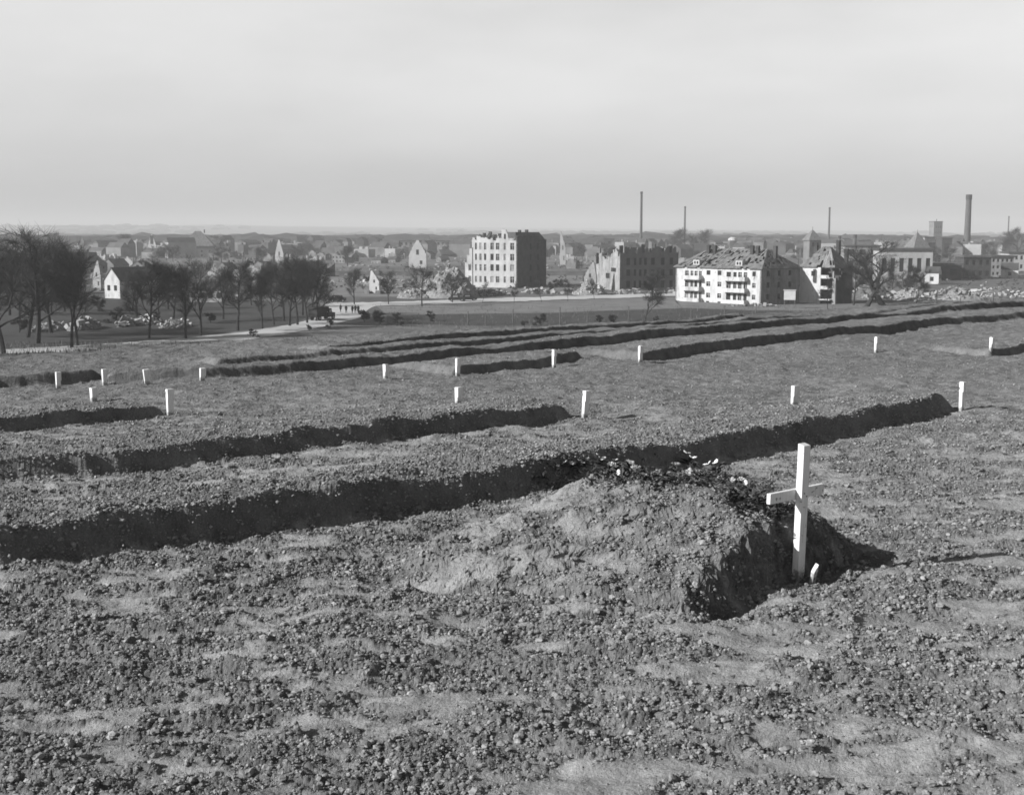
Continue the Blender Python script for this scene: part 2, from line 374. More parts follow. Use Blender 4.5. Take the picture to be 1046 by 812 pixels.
def build_clods():
    def ico(sub):
        bm = bmesh.new(); bmesh.ops.create_icosphere(bm, subdivisions=sub, radius=1)
        v = np.array([q.co[:] for q in bm.verts]); f = np.array([[q.index for q in t.verts] for t in bm.faces]); bm.free(); return v, f
    zones = [(3.3, 6.0, 60000, 0.0041, 0.60), (6.0, 9.0, 44000, 0.0057, 0.52), (9.0, 15.0, 40000, 0.0085, 0.4), (15.0, 24.0, 12000, 0.0090, 0.3)]
    VS, FS, base = [], [], 0
    fams = {}
    for sub, nvar in ((1, 24), (2, 16)):
        v, f = ico(sub); vs = []
        for k in range(nvar):
            w = v * (1 + rng.normal(0, 0.27 if sub == 1 else 0.17, (len(v), 1)))
            w = w * rng.uniform(0.6, 1.15, (1, 3)); w[:, 2] *= 0.72
            vs.append(w)
        fams[sub] = (np.array(vs), f)
    for r0, r1, n, med, sg in zones:
        rr = r0 * (r1 / r0) ** rng.random(n * 3); aa = np.radians(rng.uniform(-28, 28, n * 3))
        x = rr * np.sin(aa); y = rr * np.cos(aa)
        z, mask, s, mo = terrain(x, y)
        ex = int(n * .45)      # extra crumbs on the steep faces of the banks and the mound
        if r0 < 15:
            segs = [(p[i], p[i + 1], h) for p, h, _, _ in RW for i in range(len(p) - 1)] + [(np.array(MA[:2]), np.array(MB_[:2]), .45)]
            wt = np.array([np.hypot(*(b - a)) * h / max(1.5, np.hypot(*((a + b) / 2))) for a, b, h in segs]); pick = rng.choice(len(segs), ex, p=wt / wt.sum())
            A_ = np.array([q[0] for q in segs])[pick]; B_ = np.array([q[1] for q in segs])[pick]; h_ = np.array([q[2] for q in segs])[pick]
            tt = rng.random(ex)[:, None]; D_ = (B_ - A_) / np.linalg.norm(B_ - A_, axis=1)[:, None]; off = rng.uniform(-.12, .75, ex) * h_
            q = A_ + (B_ - A_) * tt + np.stack([-D_[:, 1], D_[:, 0]], 1) * off[:, None]; dd = np.hypot(q[:, 0], q[:, 1]); q = q[(dd > r0) & (dd < r1)]
            x = np.concatenate([q[:, 0], x]); y = np.concatenate([q[:, 1], y])
            z, mask, s, mo = terrain(x, y); mask[:len(q)] = 1; n = n + len(q)
        keep = (rng.random(len(x)) < (0.24 + 0.76 * mask ** 1.5)) & (s < -0.3)
        mask_ = mask
        x, y, z, mo = x[keep][:n], y[keep][:n], z[keep][:n], mo[keep][:n]
        size = med * (.5 + .5 * mask[keep][:n]) * np.exp(rng.normal(0, sg, len(x))); size = np.minimum(size, 0.023)
        big = (size > 0.012) & (np.hypot(x, y) < 8.5)
        for sub, sel in ((1, ~big), (2, big)):
            k = int(sel.sum())
            if not k: continue
            vv, f = fams[sub]; q = vv[rng.integers(0, len(vv), k)]
            th = rng.uniform(0, 2 * np.pi, k); c, s_ = np.cos(th)[:, None], np.sin(th)[:, None]
            X = q[:, :, 0] * c - q[:, :, 1] * s_; Y = q[:, :, 0] * s_ + q[:, :, 1] * c; Z = q[:, :, 2]
            sz = size[sel][:, None]
            co = np.stack([X * sz + x[sel][:, None], Y * sz + y[sel][:, None], Z * sz + z[sel][:, None] + 0.25 * sz], -1)
            VS.append(co.reshape(-1, 3)); nv = q.shape[1]
            FS.append((f[None] + (np.arange(k) * nv)[:, None, None]).reshape(-1, 3) + base); base += k * nv
    m = bpy.data.materials.new('clod_earth'); m.use_nodes = True; nt = m.node_tree; b = nt.nodes['Principled BSDF']
    b.inputs['Roughness'].default_value = 0.95; b.inputs['Specular IOR Level'].default_value = 0.12
    tc = nt.nodes.new('ShaderNodeTexCoord'); n = nt.nodes.new('ShaderNodeTexNoise'); n.inputs['Scale'].default_value = 22; n.inputs['Detail'].default_value = 5
    q = nt.nodes.new('ShaderNodeMapRange'); q.inputs[1].default_value = .3; q.inputs[2].default_value = .72; q.inputs[3].default_value = 0.09; q.inputs[4].default_value = 0.29
    nt.links.new(tc.outputs['Object'], n.inputs['Vector']); nt.links.new(n.outputs['Fac'], q.inputs[0]); nt.links.new(q.outputs[0], b.inputs['Base Color'])
    o = np_mesh('soil_clods', np.concatenate(VS), np.concatenate(FS), m)
    tag(o, 'loose grey soil clods and crumbs scattered over the dug cemetery field', 'soil clods', kind='stuff')
build_clods()

# ------------------------------------------------------------------ cross, pegs, stub, flowers
U = Vector((0.735, 0.678, 0))      # direction of the grave rows
ROWA = math.atan2(U.y, U.x)
def beveled(mb_pts_box, name, mat, parent, w=0.004):
    o = mb_pts_box.build(name, mat, parent)
    bv = o.modifiers.new('b', 'BEVEL'); bv.width = w; bv.segments = 2; bv.limit_method = 'ANGLE'
    return o
cb = P(815, 587)
cross = empty('grave_cross', (cb.x, cb.y, PY(818, 455, cb.y).z - 0.835), ROWA)
tag(cross, 'white painted wooden cross standing at the head of the soil mound', 'cross')
cross.rotation_euler = (R(0.5), R(1.2), ROWA)
u = MB(); hgt = 0.835
w, t = 0.034, 0.022
vs = []
for zz, k in ((-0.05, 0.5), (0.07, 1.0), (hgt, 1.0)):
    for sx, sy in ((-1, -1), (1, -1), (1, 1), (-1, 1)):
        vs.append((sx * w * k, sy * t * k, zz + (0.012 if zz > .5 and sy > 0 else 0)))
fs = [(0, 3, 2, 1), (8, 9, 10, 11)] + [(a * 4 + i, a * 4 + (i + 1) % 4, a * 4 + 4 + (i + 1) % 4, a * 4 + 4 + i) for a in (0, 1) for i in range(4)]
u.add(vs, fs); beveled(u, 'upright', 'wood', cross)
a = MB(); a.box((-0.012, 0.034, 0.545), (0.54, 0.027, 0.062)); beveled(a, 'crossbar', 'wood', cross)
nl = MB(); 
for q in ((-.012, .555), (.013, .535)): nl.tube((q[0], -0.0205, q[1]), (q[0], -0.0255, q[1]), 0.004, 0.004, 8)
nl.build('nail', 'metal', cross)
sb_ = P(829, 594)
st = MB(); st.add([(-.016, -.012, -.04), (.016, -.012, -.04), (.016, .012, -.04), (-.016, .012, -.04), (-.014, -.012, .085), (.018, -.012, .13), (.018, .012, .136), (-.014, .012, .09)],
                 [(0, 3, 2, 1), (4, 5, 6, 7), (0, 1, 5, 4), (1, 2, 6, 5), (2, 3, 7, 6), (3, 0, 4, 7)])
o = beveled(st, 'wooden_stub', 'wood', None, 0.002); o.location = (sb_.x, sb_.y, gz(sb_.x, sb_.y)); o.rotation_euler = (0.1, 0.12, ROWA)
tag(o, 'short broken white stub sticking up from the soil beside the foot of the cross', 'peg')

PEGS = [  # px, top, bottom, label
    (59.5, 380, 392, 'leftmost small white grave peg of the far row, at the left edge of the field'),
    (107, 377, 390, 'small white peg second from the left in the far row, beside a short dark ridge'),
    (151, 377, 391, 'small white peg third from the left in the far row, leaning slightly left'),
    (206.5, 376, 389, 'small white peg fourth from the left in the far row, beside a long ridge'),
    (394, 372, 387, 'small white peg standing alone near the middle left of the far row'),
    (467.5, 366, 384, 'white far row peg directly behind a low half sunk peg'),
    (566, 357, 372.5, 'white peg in the far row below the dark apartment ruin, left of the furrow start'),
    (654, 353, 370, 'white peg in the far row where the thick long furrow begins'),
    (895, 344, 361, 'white peg standing on open soil at the right of the far row'),
    (1012, 344.5, 363, 'rightmost white peg of the far row beside a dark bank'),
    (96.5, 400, 417, 'low white peg half hidden behind the short dark ridge at the left'),
    (174, 397.5, 420, 'tall white peg at the right end of the short dark ridge at the left'),
    (468, 395.5, 415, 'low white peg sunk behind the middle ridge'),
    (597, 399, 426, 'tall white peg just beyond the right end of the middle ridge'),
    (811, 394, 416, 'low white peg sunk behind the nearest ridge, beyond the cross'),
    (982, 390, 421, 'nearest and largest white peg, at the right end of the nearest ridge'),
]
for i, (px, yt, yb, lab) in enumerate(PEGS):
    b0 = P(px, yb); z0 = gz(b0.x, b0.y)
    top = PY(px, yt, b0.y).z; h = max(0.16, top - z0) + 0.05
    g = empty('grave_peg', (b0.x, b0.y, z0 - 0.05), ROWA + random.uniform(-.2, .2))
    g.rotation_euler.x = random.uniform(-.05, .05); g.rotation_euler.y = random.uniform(-.05, .05)
    if i == 2: g.rotation_euler.y = -0.07
    tag(g, lab, 'grave marker', 'white wooden pegs marking the graves')
    pw = random.uniform(.82, 1.15); s = MB(); s.add([(x * .037 * k * pw, y * .022 * k, zz) for zz, k in ((0, .86), (h, 1.0)) for x, y in ((-1, -1), (1, -1), (1, 1), (-1, 1))],
                    [(0, 3, 2, 1), (4, 5, 6, 7), (0, 1, 5, 4), (1, 2, 6, 5), (2, 3, 7, 6), (3, 0, 4, 7)])
    beveled(s, 'post', 'wood', g)
    pl = MB(); pl.box((0, -0.028, h - 0.058), (0.078 * pw, 0.011, 0.115 * random.uniform(.8, 1.15))); beveled(pl, 'name_plate', 'wood', g, 0.002)

def make_flower(name_mat, nb, seed, stem=True):
    rd = random.Random(seed); g = empty('flower')
    b = MB()
    for k in range(nb):
        cx, cy, cz = rd.uniform(-.012, .012), rd.uniform(-.012, .012), rd.uniform(.03, .045)
        for j in range(5):
            th = j * math.pi / 2.5 + rd.uniform(-.6, .6); L = rd.uniform(.010, .028)
            d = Vector((math.cos(th), math.sin(th), rd.uniform(.1, .8))).normalized(); sd = Vector((-math.sin(th), math.cos(th), 0)) * L * .38
            c = Vector((cx, cy, cz)); m1 = c + d * L * .55; tp = c + d * L
            b.add([c, m1 + sd, tp, m1 - sd, m1 + Vector((0, 0, .003))], [(0, 1, 4), (1, 2, 4), (2, 3, 4), (3, 0, 4)])
    b.build('bloom', name_mat, g)
    l = MB()
    for j in range(9):
        th = rd.uniform(0, 6.28); L = rd.uniform(.04, .08); d = Vector((math.cos(th), math.sin(th), rd.uniform(-.1, .5))).normalized()
        sd = Vector((-math.sin(th), math.cos(th), 0)) * L * .2; m1 = d * L * .5 + Vector((0, 0, .01)); tp = d * L
        l.add([(0, 0, 0), m1 + sd, tp, m1 - sd], [(0, 1, 2), (0, 2, 3)])
    l.build('leaves', 'leafdry', g)
    return g
def on_mound(px, py):
    """first ground point seen along a ray (over the mound)"""
    r = ray(px, py).normalized(); t = np.arange(5.0, 14.0, 0.03)
    z = terrain(r.x * t, r.y * t, False)[0]; k = int(np.argmax(HC + r.z * t < z))
    return Vector((0, 0, HC)) + r * float(t[k])
fp = [make_flower('petal', 2, 1), make_flower('petal', 1, 2), make_flower('petal_dim', 3, 3)]
spots = [(577, 483, 0), (583, 480, 2), (592, 481, 0), (600, 478, 2), (610, 477, 0), (616, 478, 0), (622, 484, 2), (643, 482, 2), (650, 489, 2),
         (690, 486, 2), (676, 490, 1), (702, 476, 0), (705, 491, 2), (712, 488, 0), (720, 490, 2), (731, 484, 0), (738, 494, 2), (748, 497, 2), (757, 496, 2), (765, 503, 1), (568, 487, 1), (555, 490, 2), (635, 491, 1), (629, 479, 1)]
for k, (px, py, v) in enumerate(spots):
    o = copy_tree(fp[v]); q = on_mound(px, py + 4)
    o.location = (q.x, q.y, gz(q.x, q.y) + 0.045); o.rotation_euler = (random.uniform(-.5, .5), random.uniform(-.5, .5), random.uniform(0, 6)); s = 1.1 if k not in (11, 15) else 2.0
    o.scale = (s, s, s)
    lab = {0: 'white double flower lying in the greenery along the crest of the soil mound', 1: 'single white flower lying on the crest of the soil mound', 2: 'faded grey flower cluster lying on the crest of the soil mound'}[v]
    if k == 11: lab = 'large white flower standing up at the middle right of the mound crest'
    if k == 15: lab = 'bright white curled flower at the right end of the row on the mound crest'
    tag(o, lab, 'flower', {0: 'white double flowers on the mound', 1: 'single white flowers on the mound', 2: 'faded flower clusters on the mound'}[v] if k not in (11, 15) else 'flowers on the mound')
for g in fp:
    for c in list(g.children): bpy.data.objects.remove(c)
    bpy.data.objects.remove(g)
# wilted greenery along the crest
gm = MB()
for k in range(1700):
    px = random.uniform(545, 800); py = 485 + max(0, (px - 740)) * 0.42 + random.gauss(0, 4) + 4
    if random.random() < 0.3: px = random.uniform(735, 800); py = 498 + (px - 735) * .35 + random.uniform(0, 16)
    q = on_mound(px, py) if k % 6 == 0 else q + Vector((random.gauss(0, .03), random.gauss(0, .03), 0))
    c = Vector((q.x, q.y, gz(q.x, q.y) + random.uniform(0.005, .05))); th = random.uniform(0, 6.28); L = random.uniform(.02, .065)
    d = Vector((math.cos(th), math.sin(th), random.uniform(-.1, .9))).normalized(); sd = Vector((-math.sin(th), math.cos(th), 0)) * L * .22
    gm.add([c, c + d * L * .5 + sd, c + d * L, c + d * L * .5 - sd], [(0, 1, 2), (0, 2, 3)])
o = gm.build('greenery', 'leafdry')
tag(o, 'dark wilted sprigs and leaves strewn along the crest of the soil mound', 'greenery', kind='stuff')

# ------------------------------------------------------------------ facades
def facade(mb, O, u, n, L, H, holes, t=0.35, top=None):
    """wall slab from O along u, height H, outward normal n, with rectangular openings; top(u)->extra height of a broken parapet"""
    us = {0.0, L}; vs = {0.0, H}
    for (a, b, w, h) in holes: us |= {a, a + w}; vs |= {b, b + h}
    us = sorted(us); vs = sorted(vs)
    O = Vector(O); z = Vector((0, 0, 1))
    def pt(a, b, d=0.0): return O + u * a + z * b - n * d
    def inhole(a, b): return any(h[0] <= a <= h[0] + h[2] and h[1] <= b <= h[1] + h[3] for h in holes)
    for i in range(len(us) - 1):
        for j in range(len(vs) - 1):
            a0, a1, b0, b1 = us[i], us[i + 1], vs[j], vs[j + 1]
            if a1 - a0 < 1e-5 or b1 - b0 < 1e-5 or inhole((a0 + a1) / 2, (b0 + b1) / 2): continue
            mb.add([pt(a0, b0), pt(a1, b0), pt(a1, b1), pt(a0, b1)], [(0, 1, 2, 3)])
            mb.add([pt(a0, b0, t), pt(a1, b0, t), pt(a1, b1, t), pt(a0, b1, t)], [(3, 2, 1, 0)])
    for (a, b, w, h) in holes:
        q = [(a, b), (a + w, b), (a + w, b + h), (a, b + h)]
        for k in range(4):
            p0, p1 = q[k], q[(k + 1) % 4]
            mb.add([pt(*p0), pt(*p1), pt(*p1, t), pt(*p0, t)], [(0, 1, 2, 3)])
    mb.add([pt(0, 0), pt(0, H), pt(0, H, t), pt(0, 0, t)], [(0, 1, 2, 3)]); mb.add([pt(L, 0), pt(L, H), pt(L, H, t), pt(L, 0, t)], [(0, 1, 2, 3)])
    if top is None:
        mb.add([pt(0, H), pt(L, H), pt(L, H, t), pt(0, H, t)], [(0, 1, 2, 3)])
    else:
        a = 0.0
        while a < L - 1e-3:
            w = min(random.uniform(.35, 1.1), L - a); e = max(0.02, top(a / L)); e2 = max(0.02, e + random.uniform(-.3, .3))
            mb.add([pt(a, H), pt(a + w, H), pt(a + w, H + e2), pt(a, H + e), pt(a, H, t), pt(a + w, H, t), pt(a + w, H + e2, t), pt(a, H + e, t)],
                   [(0, 1, 2, 3), (7, 6, 5, 4), (3, 2, 6, 7), (1, 5, 6, 2), (0, 3, 7, 4)])
            a += w
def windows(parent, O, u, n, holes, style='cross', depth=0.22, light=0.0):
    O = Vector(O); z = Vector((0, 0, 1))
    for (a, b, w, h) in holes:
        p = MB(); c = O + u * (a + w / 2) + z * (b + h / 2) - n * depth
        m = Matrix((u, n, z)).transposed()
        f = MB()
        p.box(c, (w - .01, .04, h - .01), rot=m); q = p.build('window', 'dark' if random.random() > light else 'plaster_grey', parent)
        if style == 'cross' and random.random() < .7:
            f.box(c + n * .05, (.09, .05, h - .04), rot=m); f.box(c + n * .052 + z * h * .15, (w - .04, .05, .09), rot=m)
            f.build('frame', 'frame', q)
def grid(cols, rows): return [(c, r, w, h) for (c, w) in cols for (r, h) in rows]

# --- the five-storey pale ruin with the dark end wall (building 1)
def building_one():
    c0 = P(528.5, 294.5, VZ); a = R(34); u = Vector((math.cos(a), math.sin(a), 0)) ; 
    fl = Vector((-math.cos(R(33)), math.sin(R(33)), 0)); nf = Vector((-math.sin(R(33)), -math.cos(R(33)), 0))
    sd = Vector((math.sin(R(33)), math.cos(R(33)), 0)); ns = Vector((math.cos(R(33)), -math.sin(R(33)), 0))
    k = c0.y / F
    def proj(L, d):   # px reached by going L along d from the corner
        q = c0 + d * L; return CX + F * q.x / (q.y * cp)
    L = 1.0
    while proj(L, fl) > 475: L += .1
    D = 1.0
    while proj(D, sd) < 558: D += .1
    H = 14.6
    g = empty('ruined_apartment_house', tuple(c0)); tag(g, 'tall pale four storey apartment ruin with a dark windowless end wall and broken roof', 'building')
    inv = c0
    Z0 = Vector((0, 0, 0))
    fr = lambda px: (605 - px) / (605 - 60) * L       # zoomed px -> metres along facade
    rows = [(1.6, 1.9), (5.2, 2.0), (8.5, 2.0), (11.8, 2.1)]
    cols = [(fr(572), fr(532) - fr(572)), (fr(487), fr(465) - fr(487)), (fr(420), fr(385) - fr(420)), (fr(362), fr(328) - fr(362)),
            (fr(285), fr(262) - fr(285)), (fr(236), fr(214) - fr(236)), (fr(186), fr(168) - fr(186)), (fr(126), fr(96) - fr(126))]
    holes = []
    for ci, (c, w) in enumerate(cols):
        for ri, (b, h) in enumerate(rows):
            if ci == 7 and ri >= 2: continue
            holes.append((c, b, w, h))
    wl = MB()
    facade(wl, Z0, fl, nf, L * .865, H, [h for h in holes if h[0] + h[2] < L * .865], .45, top=lambda t: random.choice((-.1, .3, .8, 1.3)) + (2.2 if abs(t - .28) < .03 else 0) + (1.6 if abs(t - .78) < .02 else 0))
    facade(wl, fl * (L * .865) - nf * .02, fl, nf, L * .135, 7.3, [(h[0] - L * .865, h[1], h[2], h[3]) for h in holes if h[0] > L * .865], .45, top=lambda t: 4.5 * max(0, 1 - t * 1.6) + random.uniform(0, 1))
    wl.build('wall', 'plaster', g)
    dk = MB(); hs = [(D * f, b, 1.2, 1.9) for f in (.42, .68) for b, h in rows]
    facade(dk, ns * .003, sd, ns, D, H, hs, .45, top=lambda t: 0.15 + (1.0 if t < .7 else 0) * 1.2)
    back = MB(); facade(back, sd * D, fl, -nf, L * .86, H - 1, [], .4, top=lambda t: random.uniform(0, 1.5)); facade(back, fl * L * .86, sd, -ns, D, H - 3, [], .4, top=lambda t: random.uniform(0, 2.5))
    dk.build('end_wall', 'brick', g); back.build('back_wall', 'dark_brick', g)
    windows(g, Z0, fl, nf, [h for h in holes if h[0] + h[2] < L * .865], light=.08); windows(g, ns * .003, sd, ns, hs, 'none')
    tr = MB()
    for q in range(4): tr.box(fl * L * .43 + sd * D * .5 + Vector((0, 0, 3.4 * q + 3.3)), (1, 1, .25), rot=Matrix((fl * (L * .84), sd * (D - 1), Vector((0, 0, 1)))).transposed())
    tr.build('floor_slabs', 'rubble_dark', g)
    # tall gable in the front wall, attic wall stumps and burnt roof
    gb = MB(); gx = fr(478)
    m = Matrix((fl, -nf, Vector((0, 0, 1)))).transposed()
    q0 = fl * gx + Vector((0, 0, H))
    gb.add([q0 + fl * a_ - nf * d_ + Vector((0, 0, z_)) for d_ in (-.03, .35) for a_, z_ in ((-1.3, 0), (1.3, 0), (1.0, 2.0), (.35, 3.4), (-.35, 3.4), (-1.0, 2.0))],
           [(0, 1, 2, 3, 4, 5), (11, 10, 9, 8, 7, 6)] + [(i, (i + 1) % 6, 6 + (i + 1) % 6, 6 + i) for i in range(6)])
    gb.build('gable', 'plaster', g)
    gw = MB(); gw.box(q0 + nf * .05 + Vector((0, 0, 1.3)), (.7, .05, 1.6), rot=m); gw.build('gable_window', 'dark', g)
    rf = MB()
    for q in range(46):
        t = random.random(); x = fl * (t * L * .86); y = sd * random.uniform(.5, 4.5)
        b0 = x + y + Vector((0, 0, H - .4)); rf.tube(b0, b0 + sd * random.uniform(.5, 3) + Vector((random.uniform(-.6, .6), 0, random.uniform(.8, 2.8))), .12, .1, 4)
    for q in range(9):
        t = .08 + q * .085; x = fl * (t * L); w_ = random.uniform(.9, 1.6)
        z1 = random.uniform(1.2, 2.3)
        rf.add([x + sd * .6 + Vector((0, 0, H - .1)), x + fl * w_ + sd * .6 + Vector((0, 0, H - .1)), x + fl * w_ * .9 + sd * 2.6 + Vector((0, 0, H + z1)), x + sd * 2.4 + Vector((0, 0, H + z1 * .9)),
                x + sd * .75 + Vector((0, 0, H - .25)), x + fl * w_ + sd * .75 + Vector((0, 0, H - .25)), x + fl * w_ * .9 + sd * 2.8 + Vector((0, 0, H + z1 - .2)), x + sd * 2.6 + Vector((0, 0, H + z1 * .9 - .2))],
               [(0, 1, 2, 3), (7, 6, 5, 4), (0, 3, 7, 4), (1, 5, 6, 2), (3, 2, 6, 7), (0, 4, 5, 1)])
    rf.build('broken_roof', 'timber', g)
    dr = MB()  # dark remaining mansard over the end wall
    e0 = Vector((0, 0, H + .01))
    dr.add([e0 + ns * -.1, e0 + sd * D - ns * .1, e0 + sd * (D - 3.2) + Vector((0, 0, 2.6)) - ns * .8, e0 + Vector((0, 0, 2.6)) - ns * .8,
            e0 - ns * 4, e0 + sd * D - ns * 4, e0 + sd * (D - 3.2) + Vector((0, 0, 2.6)) - ns * 4, e0 + Vector((0, 0, 2.6)) - ns * 4],
           [(0, 1, 2, 3), (7, 6, 5, 4), (0, 3, 7, 4), (1, 5, 6, 2), (3, 2, 6, 7), (0, 4, 5, 1)])
    dr.build('roof', 'roof_dark', g)
    for f, s_, hh in ((-.1, .18, 1.3), (-.1, .42, 1.4), (.25, .3, 2.2), (.38, .3, 2.4), (.5, .3, 2.2), (.62, .35, 1.9), (.74, .4, 2.8), (.80, .3, 2.4)):
        ch = MB(); bz = H + 2.0 if f < 0 else H; base = fl * (max(f, 0.06) * L) + sd * D * s_
        ch.box(base + Vector((0, 0, bz + hh / 2)), (.9, .6, hh), rz=-R(33)); ch.build('chimney', 'dark_brick', g)
building_one()

# --- the dark facade ruin with the lit torn end (building 2)
def building_two():
    c0 = P(633, 297.5, VZ); A = R(16)
    u = Vector((math.cos(A), math.sin(A), 0)); n = Vector((math.sin(A), -math.cos(A), 0)); sd = Vector((-math.sin(A), math.cos(A), 0))
    L = 18.5; D = 21; H = 10.6
    g = empty('ruined_tenement', tuple(c0)); tag(g, 'dark roofless three storey tenement ruin with a torn open sunlit end', 'building')
    rows = [(.9, 2.1), (4.4, 1.9), (7.6, 2.1)]
    cols = [(.11, 1.2), (.235, .8), (.325, .8), (.41, .9), (.53, 1.2), (.70, 1.2), (.85, 1.1)]
    hs = [(c * L, b, w, h) for c, w in cols for b, h in rows]
    wl = MB(); facade(wl, (0, 0, 0), u, n, L, H, hs, .45, top=lambda t: .6 + 1.3 * (int(t * 17) % 2) + random.uniform(-.3, .5) + (1.4 if abs(t - .13) < .05 or abs(t - .6) < .05 else 0))
    facade(wl, sd * D, u, -n, L, H - 1.5, [], .4, top=lambda t: random.uniform(0, 2)); facade(wl, u * L, sd, u, D, H, [], .4)
    wl.build('wall', 'tenement', g); windows(g, (0, 0, 0), u, n, hs, 'none', .12)
    e = MB(); eh = [(3.2, 5.5, 4.2, 1.2), (3.0, 7.4, 2.6, 2.2), (8.5, 3.4, 3.4, 1.6)]
    facade(e, -u * .003, sd, -u, D, H - 3.2, [(a, b, w, h) for a, b, w, h in eh if b + h < H - 3.2], .5, top=lambda t: 3.2 + 1.2 * math.sin(t * 9) + random.uniform(-.8, .8) if t < .85 else random.uniform(-1, 1))
    e.build('torn_end_wall', 'plaster_grey', g)
    windows(g, -u * .003, sd, -u, [(a, b, w, h) for a, b, w, h in eh if b + h < H - 3.2], 'none', .3)
    fl = MB()
    for q in range(3): fl.box(u * L * .5 + sd * D * .5 + Vector((0, 0, 3.4 * q + 3.2)), (L - 1, D - 1.5, .25), rz=A)
    fl.build('floor_slabs', 'rubble_dark', g)
    r = MB()
    for q in range(40):
        b0 = u * random.uniform(0, L) + sd * random.uniform(.6, 4) + Vector((0, 0, H)); r.tube(b0, b0 + sd * random.uniform(0, 2) + u * random.uniform(-1, 1) + Vector((0, 0, random.uniform(.5, 2.0))), .13, .1, 4)
    r.build('burnt_rafters', 'timber', g)['kind'] = 'stuff'
    for f in (.08, .3, .45, .6, .78, .93):
        ch = MB(); hh = random.uniform(1.6, 3); ch.box(u * f * L + sd * 3 + Vector((0, 0, H + hh / 2)), (1.1, .6, hh), rz=A); ch.build('chimney', 'brick', g)
building_two()

def tiled_roof(mb, q, nu, nv, miss, th=.16, seed=0):
    """sloping roof patchwork between four corners (eave a, eave b, ridge b, ridge a); some patches of tiles are missing or slipped"""
    rd = random.Random(seed); a, b, c, d = q
    nrm = (b - a).cross(d - a).normalized()
    if nrm.z < 0: nrm = -nrm
    gp = [[0] * nv for _ in range(nu)]
    for i in range(nu):
        for j in range(nv): gp[i][j] = rd.random() < miss
    for _ in range(int(nu * nv * miss * .12)):
        i0, j0 = rd.randrange(nu), rd.randrange(nv)
        for i in range(i0, min(nu, i0 + rd.randint(1, 4))):
            for j in range(j0, min(nv, j0 + rd.randint(1, 3))): gp[i][j] = 1
    def pt(u, v): return (a.lerp(b, u)).lerp(d.lerp(c, u), v)
    for i in range(nu):
        for j in range(nv):
            if gp[i][j]: continue
            o = nrm * (rd.uniform(-.04, .06))
            t = [pt(i / nu, j / nv) + o, pt((i + 1) / nu, j / nv) + o, pt((i + 1) / nu, (j + 1) / nv) + o, pt(i / nu, (j + 1) / nv) + o]
            mb.add(t + [p - nrm * th for p in t], [(0, 1, 2, 3), (7, 6, 5, 4), (0, 4, 5, 1), (1, 5, 6, 2), (2, 6, 7, 3), (3, 7, 4, 0)])
